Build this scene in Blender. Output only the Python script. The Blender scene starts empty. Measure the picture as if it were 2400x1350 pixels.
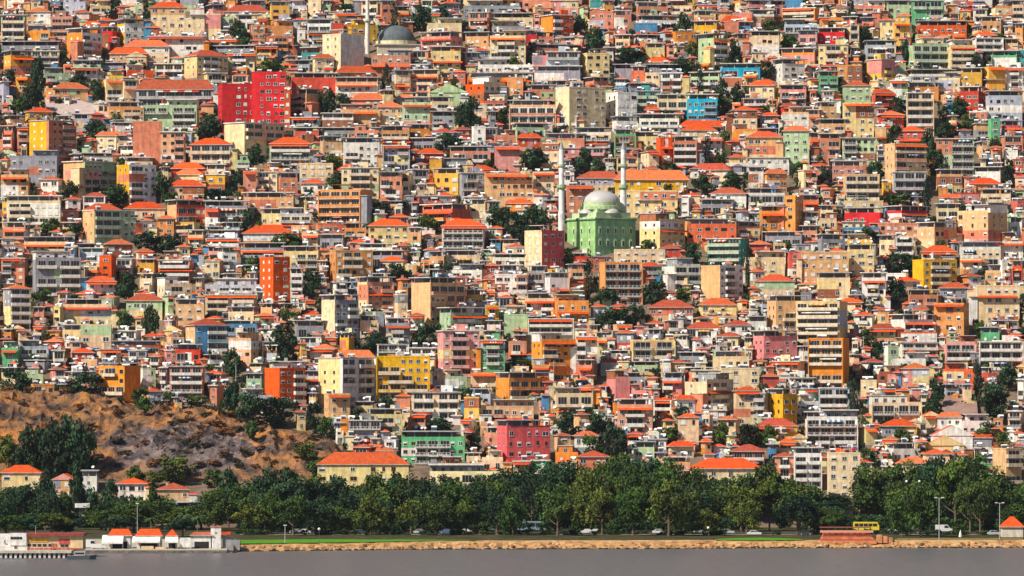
import bpy, math, random
import numpy as np
from mathutils import Matrix, Vector

random.seed(7)
rng = np.random.default_rng(7)
SC = bpy.context.scene
COL = SC.collection

# ---------------------------------------------------------------- camera, sky, sun, exposure
F = 12000.0      # focal length in pixels of a 2400 px wide frame
YH = 885.0       # image row of the horizon
H = 50.0         # camera height above the water
cam = bpy.data.cameras.new('camera')
cam_o = bpy.data.objects.new('camera', cam)
COL.objects.link(cam_o)
cam.sensor_width = 36.0
cam.lens = 36.0 * F / 2400.0
cam.shift_y = (YH - 675.0) / 2400.0
cam.clip_start = 5.0
cam.clip_end = 20000.0
cam_o.location = (0, 0, H)
cam_o.rotation_euler = (math.radians(90), 0, 0)
SC.camera = cam_o

SUN_DIR = Vector((-0.59, -0.45, 0.67)).normalized()
world = bpy.data.worlds.new('World')
SC.world = world
world.use_nodes = True
wn = world.node_tree
bg = wn.nodes['Background']
sky = wn.nodes.new('ShaderNodeTexSky')
sky.sky_type = 'NISHITA'
sky.sun_disc = False
sky.ozone_density = 3.5
sky.sun_elevation = math.asin(SUN_DIR.z)
sky.sun_rotation = math.atan2(SUN_DIR.x, SUN_DIR.y) % (2 * math.pi)
wn.links.new(sky.outputs[0], bg.inputs[0])
bg.inputs[1].default_value = 0.062
sl = bpy.data.lights.new('sun', 'SUN')
sl.energy = 5.0
sl.angle = math.radians(0.5)
sl.color = (1.0, 0.91, 0.77)
sun = bpy.data.objects.new('sun', sl)
COL.objects.link(sun)
sun.rotation_euler = SUN_DIR.to_track_quat('Z', 'Y').to_euler()
SC.view_settings.view_transform = 'Standard'
SC.view_settings.look = 'None'
SC.view_settings.gamma = 1.0
SC.view_settings.exposure = 0.42

# ---------------------------------------------------------------- geometry of the place
def y_to_D(y):
    """distance of the hillside ground that is seen at image row y"""
    if y >= 1225:
        return 1650.0 - (y - 1225) * 2.0
    return 1650.0 + (1225.0 - y) * 0.415

def ground_z(D):
    if D < 1640: return 2.0
    y = 1225.0 - (D - 1650.0) / 0.415
    if y < -230:
        D0 = y_to_D(-230)
        return H + (YH + 230) / F * D0 + (D - D0) * 0.03
    z = H + (YH - y) / F * D
    return max(2.0, z)

def X_at(px, D): return (px - 1200.0) * D / F
def Z_at(py, D): return H + (YH - py) * D / F
def flat_D(py, z=2.0): return F * (H - z) / (py - YH)

# ---------------------------------------------------------------- colours (linear albedo)
PAL = {
 'w': (0.80, 0.76, 0.69), 'c': (0.78, 0.60, 0.36), 'y': (0.76, 0.40, 0.015), 'Y': (0.75, 0.59, 0.27),
 'o': (0.74, 0.26, 0.03), 'O': (0.70, 0.10, 0.01), 's': (0.64, 0.22, 0.12), 'p': (0.74, 0.29, 0.26), 'P': (0.74, 0.125, 0.125),
 'r': (0.58, 0.055, 0.025), 'R': (0.64, 0.028, 0.03), 'g': (0.13, 0.42, 0.20), 'm': (0.42, 0.56, 0.32),
 'b': (0.09, 0.28, 0.48), 'B': (0.46, 0.50, 0.58), 'a': (0.02, 0.42, 0.62), 'k': (0.30, 0.31, 0.345),
 'n': (0.34, 0.12, 0.06), 't': (0.72, 0.41, 0.19), 'e': (0.07, 0.34, 0.30)}
TILE = (0.68, 0.085, 0.012)
CONC = (0.55, 0.52, 0.49)
GLASS = (0.02, 0.026, 0.035)

def jit(c, a=0.07):
    k = 1 + random.uniform(-a, a)
    return tuple(max(0.005, min(0.85, v * k * (1 + random.uniform(-a, a) * 0.4))) for v in c)

# ---------------------------------------------------------------- materials
def mat(name, rough=0.9, spec=0.2, noise=0.0, nscale=0.4, objcol=False, metallic=0.0, streak=0.0):
    m = bpy.data.materials.new(name)
    m.use_nodes = True
    nt = m.node_tree
    p = nt.nodes['Principled BSDF']
    p.inputs['Roughness'].default_value = rough
    p.inputs['Specular IOR Level'].default_value = spec
    p.inputs['Metallic'].default_value = metallic
    a = nt.nodes.new('ShaderNodeAttribute')
    a.attribute_name = 'col'
    out = a.outputs['Color']
    if objcol:
        oi = nt.nodes.new('ShaderNodeObjectInfo')
        mx = nt.nodes.new('ShaderNodeMix'); mx.data_type = 'RGBA'; mx.blend_type = 'MULTIPLY'
        mx.inputs[0].default_value = 1.0
        nt.links.new(out, mx.inputs[6]); nt.links.new(oi.outputs['Color'], mx.inputs[7])
        out = mx.outputs[2]
    if noise > 0:
        g = nt.nodes.new('ShaderNodeNewGeometry')
        n = nt.nodes.new('ShaderNodeTexNoise')
        n.inputs['Scale'].default_value = nscale
        n.inputs['Detail'].default_value = 5
        n.inputs['Roughness'].default_value = 0.65
        nt.links.new(g.outputs['Position'], n.inputs['Vector'])
        r = nt.nodes.new('ShaderNodeMapRange')
        r.inputs[1].default_value = 0.35; r.inputs[2].default_value = 0.65
        r.inputs[3].default_value = 1 - noise; r.inputs[4].default_value = 1.06
        nt.links.new(n.outputs['Fac'], r.inputs[0])
        mx = nt.nodes.new('ShaderNodeMix'); mx.data_type = 'RGBA'; mx.blend_type = 'MULTIPLY'
        mx.inputs[0].default_value = 1.0
        nt.links.new(out, mx.inputs[6]); nt.links.new(r.outputs[0], mx.inputs[7])
        out = mx.outputs[2]
    if streak > 0:
        mp = nt.nodes.new('ShaderNodeMapping'); mp.inputs['Scale'].default_value = (1.1, 1.1, 0.14)
        n2 = nt.nodes.new('ShaderNodeTexNoise'); n2.inputs['Scale'].default_value = 1.0; n2.inputs['Detail'].default_value = 4
        nt.links.new(g.outputs['Position'], mp.inputs[0]); nt.links.new(mp.outputs[0], n2.inputs['Vector'])
        r2 = nt.nodes.new('ShaderNodeMapRange')
        r2.inputs[1].default_value = 0.36; r2.inputs[2].default_value = 0.58; r2.inputs[3].default_value = 1 - streak; r2.inputs[4].default_value = 1.04
        nt.links.new(n2.outputs['Fac'], r2.inputs[0])
        mx = nt.nodes.new('ShaderNodeMix'); mx.data_type = 'RGBA'; mx.blend_type = 'MULTIPLY'
        mx.inputs[0].default_value = 1.0
        nt.links.new(out, mx.inputs[6]); nt.links.new(r2.outputs[0], mx.inputs[7])
        out = mx.outputs[2]
    nt.links.new(out, p.inputs['Base Color'])
    return m

M_WALL = mat('painted_plaster', 0.9, 0.15, 0.28, 0.55, streak=0.2)
M_TILE = mat('roof_tile', 0.8, 0.2, 0.36, 0.9)
M_GLASS = mat('window_glass', 0.12, 0.5)
M_METAL = mat('painted_metal', 0.4, 0.4)
M_LEAF = mat('foliage', 0.75, 0.25, 0.0, objcol=True)
M_BARK = mat('bark', 0.95, 0.1, 0.3, 2.0)
M_ROCK = mat('rock', 0.95, 0.1, 0.45, 0.5)
MATS = [M_WALL, M_TILE, M_GLASS, M_METAL, M_LEAF, M_BARK, M_ROCK]
WALL, TILEM, GLS, MET, LEAF, BARK, ROCK = range(7)

# ---------------------------------------------------------------- mesh builder
class MB:
    def __init__(s):
        s.v = []; s.f = []; s.c = []; s.m = []
    def face(s, pts, col, m=WALL):
        b = len(s.v); s.v.extend(pts); s.f.append(tuple(range(b, b + len(pts)))); s.c.append(col); s.m.append(m)
    def box(s, x0, x1, y0, y1, z0, z1, col, m=WALL, side=None, top=None, bottom=True):
        b = len(s.v)
        s.v += [(x0,y0,z0),(x1,y0,z0),(x1,y1,z0),(x0,y1,z0),(x0,y0,z1),(x1,y0,z1),(x1,y1,z1),(x0,y1,z1)]
        sd = side or col; tp = top or col
        for q, cc in (((0,1,5,4), col), ((1,2,6,5), sd), ((2,3,7,6), col), ((3,0,4,7), sd), ((4,5,6,7), tp)):
            s.f.append(tuple(b + i for i in q)); s.c.append(cc); s.m.append(m)
        if bottom:
            s.f.append((b+3,b+2,b+1,b)); s.c.append(col); s.m.append(m)
    def hip(s, x0, x1, y0, y1, z0, z1, col, m=TILEM, ridge=None, gable=False, under=CONC):
        w = x1 - x0; d = y1 - y0; ym = (y0 + y1) / 2; xm = (x0 + x1) / 2
        t = 0.18
        s.box(x0, x1, y0, y1, z0, z0 + t, under, WALL)
        z0 = z0 + t + 0.004
        b = len(s.v)
        s.v += [(x0,y0,z0),(x1,y0,z0),(x1,y1,z0),(x0,y1,z0)]
        if gable:
            s.v += [(xm,y0,z1),(xm,y1,z1)]
            fs = [(3,0,4,5),(1,2,5,4)]
            gs = [(0,1,4),(2,3,5)]
            for q in fs: s.f.append(tuple(b+i for i in q)); s.c.append(col); s.m.append(m)
            for q in gs: s.f.append(tuple(b+i for i in q)); s.c.append(under); s.m.append(WALL)
            return
        r = ridge if ridge is not None else max(0.0, (w - d) / 2 * 0.9)
        if w >= d:
            s.v += [(xm - r, ym, z1), (xm + r, ym, z1)]
            fs = [(0,1,5,4),(2,3,4,5),(3,0,4),(1,2,5)]
        else:
            r = (d - w) / 2 * 0.9
            s.v += [(xm, ym - r, z1), (xm, ym + r, z1)]
            fs = [(0,1,4),(1,2,5,4),(2,3,5),(3,0,4,5)]
        for q in fs: s.f.append(tuple(b+i for i in q)); s.c.append(col); s.m.append(m)
    def cyl(s, p0, p1, r0, r1, col, m=WALL, n=8, cap=True):
        p0 = Vector(p0); p1 = Vector(p1); ax = (p1 - p0)
        if ax.length < 1e-6: return
        ax.normalize()
        u = ax.orthogonal().normalized(); w = ax.cross(u)
        b = len(s.v)
        for p, r in ((p0, r0), (p1, r1)):
            for i in range(n):
                a = 2 * math.pi * i / n
                q = p + (u * math.cos(a) + w * math.sin(a)) * r
                s.v.append((q.x, q.y, q.z))
        for i in range(n):
            j = (i + 1) % n
            s.f.append((b+i, b+j, b+n+j, b+n+i)); s.c.append(col); s.m.append(m)
        if cap:
            s.f.append(tuple(b + n + i for i in range(n))); s.c.append(col); s.m.append(m)
            s.f.append(tuple(b + n - 1 - i for i in range(n))); s.c.append(col); s.m.append(m)
    def lathe(s, cx, cy, prof, col, m=WALL, n=24):
        b = len(s.v)
        for r, z in prof:
            for i in range(n):
                a = 2 * math.pi * i / n
                s.v.append((cx + r * math.cos(a), cy + r * math.sin(a), z))
        for k in range(len(prof) - 1):
            for i in range(n):
                j = (i + 1) % n
                s.f.append((b+k*n+i, b+k*n+j, b+(k+1)*n+j, b+(k+1)*n+i)); s.c.append(col); s.m.append(m)
    def add(s, o, M):
        """append another builder transformed by matrix M"""
        b = len(s.v)
        A = np.array(M)
        V = np.array(o.v) @ A[:3, :3].T + A[:3, 3]
        s.v.extend(map(tuple, V))
        for f in o.f: s.f.append(tuple(b + i for i in f))
        s.c.extend(o.c); s.m.extend(o.m)
    def mesh(s, name, smooth=False):
        me = bpy.data.meshes.new(name)
        nv = len(s.v); nf = len(s.f)
        lens = np.fromiter((len(f) for f in s.f), np.int32, nf)
        idx = np.fromiter((i for f in s.f for i in f), np.int32, int(lens.sum()))
        me.vertices.add(nv); me.vertices.foreach_set('co', np.array(s.v, np.float32).ravel())
        me.loops.add(len(idx)); me.loops.foreach_set('vertex_index', idx)
        me.polygons.add(nf)
        st = np.zeros(nf, np.int32); st[1:] = np.cumsum(lens)[:-1]
        me.polygons.foreach_set('loop_start', st)
        used = sorted(set(s.m)); mp = {u: i for i, u in enumerate(used)}
        for u in used: me.materials.append(MATS[u])
        me.polygons.foreach_set('material_index', np.array([mp[q] for q in s.m], np.int32))
        me.polygons.foreach_set('use_smooth', np.full(nf, bool(smooth)))
        at = me.attributes.new('col', 'FLOAT_COLOR', 'FACE')
        c = np.ones((nf, 4), np.float32); c[:, :3] = np.array(s.c, np.float32)
        at.data.foreach_set('color', c.ravel())
        me.update(calc_edges=True)
        return me

def link(o, parent=None):
    COL.objects.link(o)
    if parent is not None: o.parent = parent
    return o
def obj(name, mb, parent=None, smooth=False):
    me = mb if isinstance(mb, bpy.types.Mesh) else mb.mesh(name, smooth)
    return link(bpy.data.objects.new(name, me), parent)
def tag(o, label, cat, group=None):
    o['label'] = label; o['category'] = cat
    if group: o['group'] = group
    return o
def thing(name, label, cat, loc, rz=0.0, group=None):
    o = bpy.data.objects.new(name, None)
    o.empty_display_size = 0.5
    o.location = loc; o.rotation_euler = (0, 0, rz)
    link(o)
    return tag(o, label, cat, group)
def structure(o): o['kind'] = 'structure'; return o
def stuff(o, label=None):
    o['kind'] = 'stuff'
    if label: o['label'] = label
    return o

# ---------------------------------------------------------------- data read off the photograph
# columns: left top right bottom (pixels of the 2400 px frame), wall colour (front, side), roof, facade, visible side wall %
HOUSES = """50 843 114 864 k r b 0
52 861 104 898 m f w 0
160 850 192 868 B f w 0
186 842 232 870 t p w 0
228 857 328 938 o p b 33
328 862 372 910 m p w 0
370 860 398 908 k f b 0
395 857 478 932 s f b 0
482 836 534 864 w t w 0
578 850 620 880 c f w 0
572 874 618 915 m f w 0
632 846 722 866 w f b 0
617 862 716 955 O p b -38
570 910 648 955 B f b 0
482 902 518 948 s f w 0
716 868 754 922 w f b 0
744 838 876 940 wY f b -40
756 922 822 985 t p w -20
880 834 1010 930 y p b 0
912 950 955 975 c t w 0
925 921 965 968 s t n 0
860 957 946 1032 Y f b 0
815 984 896 1040 k f b 0
798 982 826 1032 o p n 0
866 1047 928 1080 w t w 0
740 1060 962 1145 Y t w 0
938 1010 1092 1078 g r b 0
1036 866 1100 922 m f w 0
1102 872 1162 905 o p n 0
1160 872 1290 926 o r b -24
1196 858 1240 880 c p n 0
1268 890 1310 922 r t w 0
1245 838 1290 892 o p w 0
1350 842 1392 892 s p w 0
962 918 1082 978 w f b 0
1080 930 1130 992 y p w 0
1122 934 1254 990 t p b 0
1125 970 1168 1014 t p n 0
1285 904 1345 968 c p w 0
1300 908 1392 970 c f b 0
1348 966 1390 1012 c t w 0
958 965 1008 1014 s t b 0
1072 980 1112 1012 w t w 0
1128 1000 1172 1056 s p w 0
1162 984 1292 1090 P r w -18
1300 1014 1346 1052 t t w 0
1340 1010 1406 1064 w t w 0
1300 1042 1356 1085 o p w 0
1354 1056 1432 1104 w t w 0
1036 1068 1130 1104 t p w 0
1128 1054 1180 1100 c p w 0
1004 1088 1178 1128 c f b 0
1200 1080 1250 1114 c f w 0
1248 1078 1292 1110 g f w 0
1422 866 1478 938 p p n -35
1468 872 1514 905 k r b 0
1546 872 1604 925 B r b 0
1478 898 1516 938 p p b 0
1620 866 1722 910 c f b 0
1604 872 1722 962 c p b -42
1688 862 1782 912 c p w 0
1740 850 1782 872 r p n 0
1720 905 1782 988 c t w 0
1758 920 1802 988 k f b 0
1800 910 1870 990 y p w -48
1768 980 1872 1025 y t w 0
1868 924 1928 968 w f b 0
1886 964 1928 1020 O p b 0
1784 874 1832 912 r t w 0
1848 884 1912 912 w f b 0
1444 934 1532 1014 s r b 0
1440 944 1458 988 o p n 0
1526 930 1582 975 w t b 0
1574 926 1642 978 w t w 0
1586 968 1642 1042 c t w 0
1640 972 1668 1034 c p w 0
1672 974 1734 1016 c t w 0
1498 1028 1566 1062 w f b 0
1562 1034 1636 1066 c t w 0
1484 1034 1536 1084 m p w 0
1618 1074 1790 1136 c t w 0
1712 1042 1796 1090 w t b 0
1818 1028 1872 1066 c t w 0
1812 1060 1866 1114 s t b 0
1860 1048 1928 1138 w f b 0
1854 1016 1892 1056 c g n 0
1895 792 1996 908 o p b 18
2058 854 2112 908 n p w 0
2108 850 2182 908 p t w 0
2210 848 2286 904 O p w 0
2018 890 2056 934 c p w 0
2030 918 2088 942 s f w 0
2040 925 2162 988 c p b 0
2064 982 2152 1040 y t w 0
1918 908 1992 966 B f b 0
1888 960 2012 1050 w f b 0
2166 964 2202 1008 c g n 0
2194 966 2258 1014 w t w 0
2250 970 2326 1034 w f w 0
2184 996 2282 1058 w g w 0
2168 1020 2262 1064 Y g w 0
2268 1016 2332 1058 w t w 0
2354 962 2402 1014 c f b 0
2380 888 2404 948 w f b 0
2022 1002 2062 1052 s p w 0
2058 1022 2112 1064 t t w 0
2084 1038 2166 1078 w f w 0
2100 1070 2186 1110 c t w 0
2164 1052 2230 1090 c t w 0
1940 1060 2018 1204 c p w 0
2012 1078 2048 1124 c t w 0
2330 1050 2396 1124 t p b -40
2300 1072 2332 1098 g f w 0
0 1090 98 1148 c t w 0
122 1110 174 1158 p g w 0
188 1102 228 1148 w p w 0
272 1120 346 1170 w t w 0
364 1132 446 1184 t t w 0
88 1156 142 1182 c p n 0
400 1176 516 1212 w f b 0
0 604 60 668 s f b 0
70 588 192 684 k f b -10
228 598 266 662 O p w 0
198 646 278 688 w t w 0
0 666 74 768 Y t b -30
168 680 226 702 t t w 0
142 700 264 758 c r w 0
118 718 148 768 Y p w 0
76 718 104 764 s p w 0
188 760 262 820 c p w 0
258 774 326 814 w f b 0
0 798 46 858 g p w 0
44 796 116 846 k f b 0
98 792 150 824 r t w 0
164 816 226 850 r t w 0
228 818 292 852 c f b 0
298 820 346 852 w f b 0
258 798 382 826 n r b 0
408 806 472 866 r f b 0
428 746 534 834 bt t b -25
382 764 428 794 Y g w 0
292 688 384 740 c t w 0
410 700 480 765 t p w 0
364 648 450 702 c p b -25
368 608 448 656 s f b 0
318 606 366 636 y p b 0
320 640 364 678 c f b 0
384 692 416 748 m f b 0
264 606 314 638 w f b 0
606 602 680 708 O p w -46
678 628 712 706 w f b 0
478 652 642 694 B f b 0
478 690 602 738 c f b 0
528 718 602 754 c p w 0
522 750 606 776 b r b 0
598 732 652 772 c t w 0
534 776 614 852 t p w 30
690 750 764 788 k r b 0
698 800 726 852 y t w 0
716 806 792 848 w t b 0
750 690 842 792 kc r b -36
834 648 922 730 sc r b -28
768 586 876 658 o p b -16
926 688 962 738 c p w 0
790 778 824 828 y p w 0
902 744 962 826 k r b 0
748 820 882 850 c t w 0
880 806 962 836 w f b 0
838 738 892 782 c f b 0
618 808 656 852 n p w 0
962 650 1092 748 t r b -35
1064 644 1102 670 r t w 0
1138 616 1172 652 r t w 0
1158 642 1240 694 w p w 0
1208 644 1238 696 s p b 0
1028 618 1132 658 w f b 0
1090 678 1134 724 y p w 0
1136 716 1172 754 y p w 0
1158 716 1228 748 g f b 0
1180 736 1238 780 m p n 0
1028 720 1134 780 m p b -25
1228 686 1302 742 c r b 0
1302 688 1382 768 o p w 0
1236 746 1346 794 w f b 0
1022 774 1126 874 p f b -14
1124 796 1186 884 g f b 0
1184 784 1242 846 s f b 0
1244 778 1352 886 o p b -22
1348 788 1402 882 s f b 0
1398 778 1422 844 Y p w 0
1138 774 1186 808 t p w 0
958 732 998 774 w t w 0
958 814 1042 846 w f b 0
1384 712 1428 758 w t w 0
1334 618 1372 680 t p b 0
1402 614 1506 706 o p b -12
1280 638 1342 694 w f b 0
1234 622 1282 676 k f b 0
1556 604 1644 676 w f b -25
1498 614 1560 652 n t b 0
1642 622 1744 704 wt p b -42
1744 588 1842 652 c f w 0
1754 630 1802 668 w t w 0
1770 642 1866 704 c t w 0
1846 590 1880 656 r p w 0
1876 590 1992 664 t p w 0
1798 692 1896 784 t r b -18
1864 706 1992 812 Y p b 18
1518 702 1628 750 w t w 0
1638 698 1730 744 Y t w 0
1600 754 1692 786 w t b 0
1698 750 1766 790 w t w 0
1674 778 1738 806 c t w 0
1764 774 1872 842 p r w -22
1438 772 1492 816 r t w 0
1480 796 1584 852 Y p b 0
1580 784 1618 820 w f b 0
1638 792 1670 824 w p n 0
1668 822 1758 876 c r b 0
1632 812 1668 840 r t w 0
1588 824 1658 856 k f b 0
1440 846 1482 876 m f w 0
1478 846 1548 876 m f b 0
1568 842 1612 878 t t w 0
1798 846 1882 880 c f b 0
1988 572 2050 652 Y p w 0
1916 638 1994 710 c p w 0
2018 638 2078 722 w r b 0
2140 608 2246 676 y p b -20
2096 648 2168 694 c t w 0
2202 662 2272 706 t t w 0
2128 678 2204 724 s f b 0
2188 710 2278 790 o p w 20
2088 736 2192 794 w f b -25
1960 698 2028 732 c t w 0
1994 730 2052 770 w t b 0
2050 732 2090 772 o p w 0
2032 758 2104 806 s t w 0
2288 668 2392 750 c p w 0
2342 610 2378 672 w p b 0
2370 610 2400 676 r p b 0
2246 606 2304 640 c p w 0
2308 618 2346 670 t p w 0
2293 766 2348 812 g p w 0
2293 800 2400 858 w f b 0
2216 784 2288 854 p p b 0
2110 778 2198 808 O p w 0
2106 802 2206 828 w f b 0
2090 824 2172 870 w p n 0
2352 788 2400 814 w t w 0
0 394 68 458 t p w 0
86 412 146 452 w t w 0
14 458 144 534 c r b 0
0 462 22 524 y p w 0
142 486 192 524 s t w 0
0 520 66 574 s r b 0
116 536 160 566 w t w 0
146 378 272 448 mt f b -40
270 386 366 474 wy p b -34
402 396 480 428 c t w 0
390 420 482 462 c t w 0
288 472 390 508 c t w 0
194 476 290 506 c t w 0
190 492 316 568 mt f b -25
244 560 318 608 m t w 0
388 468 502 520 rt r b -22
364 504 412 560 o t w 0
434 538 482 584 t p w 0
0 558 62 608 s f b 0
54 554 162 600 c r b 0
148 578 182 616 b f b 0
178 580 252 612 B f b 0
146 542 182 580 c g w 0
314 582 368 616 r t w 0
356 586 422 618 n p w 0
412 572 452 616 o t w 0
568 400 602 456 s p w 0
652 404 702 456 s p w 0
698 418 766 456 c t w 0
478 408 532 444 y f w 0
598 402 656 446 c f b 0
568 450 690 494 t r b 0
478 470 582 520 k r b 0
798 392 890 456 c f b 0
746 444 872 516 o p b 18
888 402 944 474 s r b 0
938 406 964 464 c p w 0
610 488 662 540 Y p w 0
654 486 732 546 B f b 0
566 528 688 572 o t w 0
478 538 562 566 B r b 0
478 558 566 586 w f b 0
478 576 522 614 p f b 0
512 578 564 636 w f b 0
678 528 728 552 t p w 0
706 548 748 576 c p w 0
740 524 818 560 O p w 0
804 522 862 560 o f b 0
744 548 810 580 k r b 0
860 512 962 570 Y t w 0
838 570 928 600 w f b 0
882 600 952 640 c t w 0
562 568 668 614 k r b 0
662 576 748 634 Y p b 0
858 586 952 622 k f b 0
478 488 514 534 r p w 0
572 620 602 648 Y p w 0
958 396 1014 432 B f b 0
1012 394 1080 446 y p w 0
1076 404 1142 458 k f b 0
1134 406 1252 474 t p w 0
1248 402 1300 454 c p w 0
978 458 1062 500 r f b 0
1096 466 1142 522 c r w 0
988 478 1104 530 O p b 36
1032 512 1138 590 w t b 0
1176 464 1254 496 o t w 0
1278 468 1304 494 O p w 0
1328 434 1392 494 s p w 0
986 546 1032 576 c t w 0
956 532 988 592 t p w 0
1138 528 1184 562 s t w 0
1228 540 1324 628 Pc p w -42
1004 588 1044 628 t p w 0
1042 586 1128 620 c r b 0
1124 584 1164 606 g f w 0
1178 570 1234 604 c t w 0
1154 594 1238 622 w f b 0
1342 592 1378 618 r p w 0
1348 400 1462 440 y t w 0
1438 398 1616 448 y t w 0
1438 446 1592 500 Y p w 0
1498 468 1546 500 w p w 0
1536 464 1622 496 w p w 0
1662 438 1752 494 t t b 0
1752 440 1842 494 w r b 0
1752 390 1792 438 w p w 0
1786 396 1856 444 o t w 0
1498 498 1608 582 Y p w -42
1608 512 1728 570 O f w 0
1602 506 1642 548 o r b 0
1718 498 1788 524 g f b 0
1722 518 1788 562 s f b 0
1782 482 1842 546 o p w 0
1838 458 1886 548 o p w 45
1876 528 1918 566 s p w 0
1788 542 1884 574 k r b 0
1642 542 1702 566 w t w 0
1656 558 1760 620 e f b 22
1752 562 1808 594 r t n 0
1438 584 1562 628 c p w 0
1542 572 1598 602 r t w 0
1638 466 1722 502 k r b 0
1876 398 1922 436 c f b 0
1878 456 1922 504 s f b 0
1882 496 1922 538 w f b 0
1978 408 2064 480 t p b 0
1952 396 1984 430 s p w 0
1978 470 2074 496 c p w 0
1972 486 2070 522 R p w 0
2074 482 2178 524 R r b -34
1972 518 2064 556 b f b 0
2058 522 2158 556 s p w 0
2150 520 2246 572 tt f b -38
1980 546 2048 586 y p w 0
2056 550 2102 604 c p w 0
2096 552 2144 608 c p b 0
2156 574 2244 616 c t b 0
2246 478 2364 570 t p w 42
2192 476 2250 524 c f b 0
2066 428 2094 450 y p w 0
2092 402 2172 456 B f b 0
2198 396 2260 446 t p w 0
2278 390 2352 424 w f b 0
2268 416 2352 450 o t w 0
2198 454 2254 488 r t w 0
2246 452 2300 486 r p w 0
2298 442 2372 480 c r b 0
2358 508 2400 556 w p w 0
2348 542 2400 576 o p w 0
2248 566 2348 616 w f b 0
2342 566 2400 612 w p w 0
1918 496 1964 546 c p w 0
1918 438 1956 484 s t w 0
1916 588 1988 642 t p w 0
1932 580 1988 612 r t w 0
1918 548 1988 586 k r b 0
0 190 30 240 B f b 0
120 192 214 230 t t w 0
104 207 146 230 o p w 0
244 186 292 238 Y p b 0
284 186 328 240 c f b 0
316 186 504 244 B t b 0
334 232 464 308 m f b 0
250 238 336 276 o p b 0
220 234 250 254 w g n 0
58 250 132 286 y t w 0
66 282 172 376 sy f b -42
0 294 38 352 s r b 0
36 298 70 354 s f b 0
168 266 214 310 B f w 0
210 262 248 282 r t w 0
170 318 224 358 m t w 0
220 308 278 360 c t w 0
188 358 278 380 w f b 0
374 308 436 388 t f b 0
310 284 380 386 s p n 0
320 338 360 380 w g w 0
262 286 314 314 r f b 0
272 316 314 346 c f b 0
442 322 546 394 t t b 0
22 350 136 420 k p w 0
0 350 40 372 m g w 0
398 380 482 408 r t n 0
290 368 362 396 c r b 0
274 340 322 380 w f b 0
506 196 600 300 R p w -14
588 168 672 300 R p w 0
664 212 682 304 O p w 0
674 208 758 280 t f b 44
678 274 752 306 k f b 0
524 288 666 356 c f b -35
628 320 732 384 w t b 0
688 298 750 326 r f b 0
752 264 832 306 w p w 0
788 242 894 294 t p n 0
880 238 950 290 t t w 0
818 218 908 244 s t w 0
752 298 892 322 k r b 0
802 322 892 396 w f b 0
752 318 808 376 t p w 0
892 294 962 348 o f b 0
896 340 962 396 B f b 0
478 384 534 420 c f b 0
592 388 634 416 t p w 0
628 386 702 416 k r b 0
700 382 784 422 c p w 0
780 384 870 408 c t w 0
940 226 1010 294 m f w 0
1006 196 1096 238 m g n 0
1090 178 1186 228 cO p w -45
1186 182 1228 226 o p w 0
1242 198 1304 238 s p w 0
1300 204 1422 302 c p w -26
1192 234 1304 304 t r b 0
1008 226 1068 268 c f b 0
1010 260 1068 296 k f b 0
1110 242 1142 284 c p w 0
1128 222 1188 260 r f b 0
1126 282 1182 304 r t w 0
956 290 1010 324 o p b 0
1062 296 1114 330 r t w 0
1106 296 1142 344 w p w 0
1134 298 1168 334 k f b 0
1158 302 1212 350 s p w 0
1202 288 1284 318 m f b 0
1208 312 1274 356 O t w 0
1292 272 1360 306 w f b 0
1348 298 1434 352 w f b 0
1278 312 1372 356 s r b 0
1268 334 1314 396 c p w 0
1158 342 1220 396 p p n 0
1052 342 1152 392 s f b 0
958 322 1048 350 k r b 0
968 346 1046 378 r t w 0
1098 386 1168 420 c t w 0
1006 374 1036 404 y p n 0
1030 370 1102 396 k f b 0
1314 346 1422 372 p f b 0
1420 216 1494 284 w p w -36
1488 212 1548 256 e f b 0
1538 220 1614 270 c r b 0
1608 220 1684 292 a f b 0
1508 250 1550 276 r t n 0
1496 266 1594 306 w f b 0
1438 272 1502 306 w f b 0
1588 282 1726 306 c t w 0
1594 290 1684 324 c t w 0
1436 302 1494 356 g f b 0
1478 308 1548 354 Y p w 0
1542 322 1582 376 O p w 0
1578 318 1634 396 s p b 0
1712 246 1778 304 c t w 0
1718 288 1778 336 o p n 0
1748 188 1822 230 c t w 0
1826 198 1892 240 p p b 0
1832 248 1898 306 t p w 0
1894 256 1922 306 t p w 0
1778 262 1828 296 r t b 0
1748 306 1836 372 c t w 0
1832 294 1900 386 m t w 0
1638 322 1696 368 w p w 0
1702 326 1744 356 r t w 0
1608 382 1718 412 c t w 0
1698 368 1852 400 w f b 0
1974 188 2044 246 m t w 0
2040 208 2104 254 r t b 0
2082 188 2132 240 m f w 0
2124 192 2202 226 o p w 0
2124 216 2190 306 c f b 0
1976 240 2050 336 Y p w 0
1918 238 1966 296 t p w 0
1918 278 1984 336 t f b 0
2058 258 2124 292 r t w 0
2048 298 2080 346 t p w 0
1972 322 2054 384 m f b 0
1918 312 1972 382 s f b 0
1950 376 2028 432 s p w 0
2102 294 2172 352 r t w 0
2074 336 2174 448 t p b -20
2194 324 2286 406 m f b 0
2318 278 2348 336 g p w 0
2284 288 2324 326 k f b 0
2248 202 2314 262 r p w 30
2314 212 2398 290 B p w 0
2348 282 2400 328 r f b 0
2348 318 2400 350 s f b 0
2308 186 2352 220 t p w 0
2372 372 2400 414 r p w 0
2354 352 2386 380 w p n 0
1918 212 1964 250 s f b 0
0 96 140 126 k r b 0
4 118 74 184 y p w -30
70 118 142 156 s f b 0
0 34 60 100 c f b 0
58 16 122 62 t t w 0
58 58 124 100 o f b 0
118 24 172 98 s p b 0
28 4 54 26 r t n 0
154 66 238 142 wo f b -46
232 62 270 106 R p w 0
188 48 272 72 t t w 0
174 22 212 50 r t n 0
208 0 264 40 Y f b 0
270 44 344 98 wy r w -28
272 10 312 36 r t w 0
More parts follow.
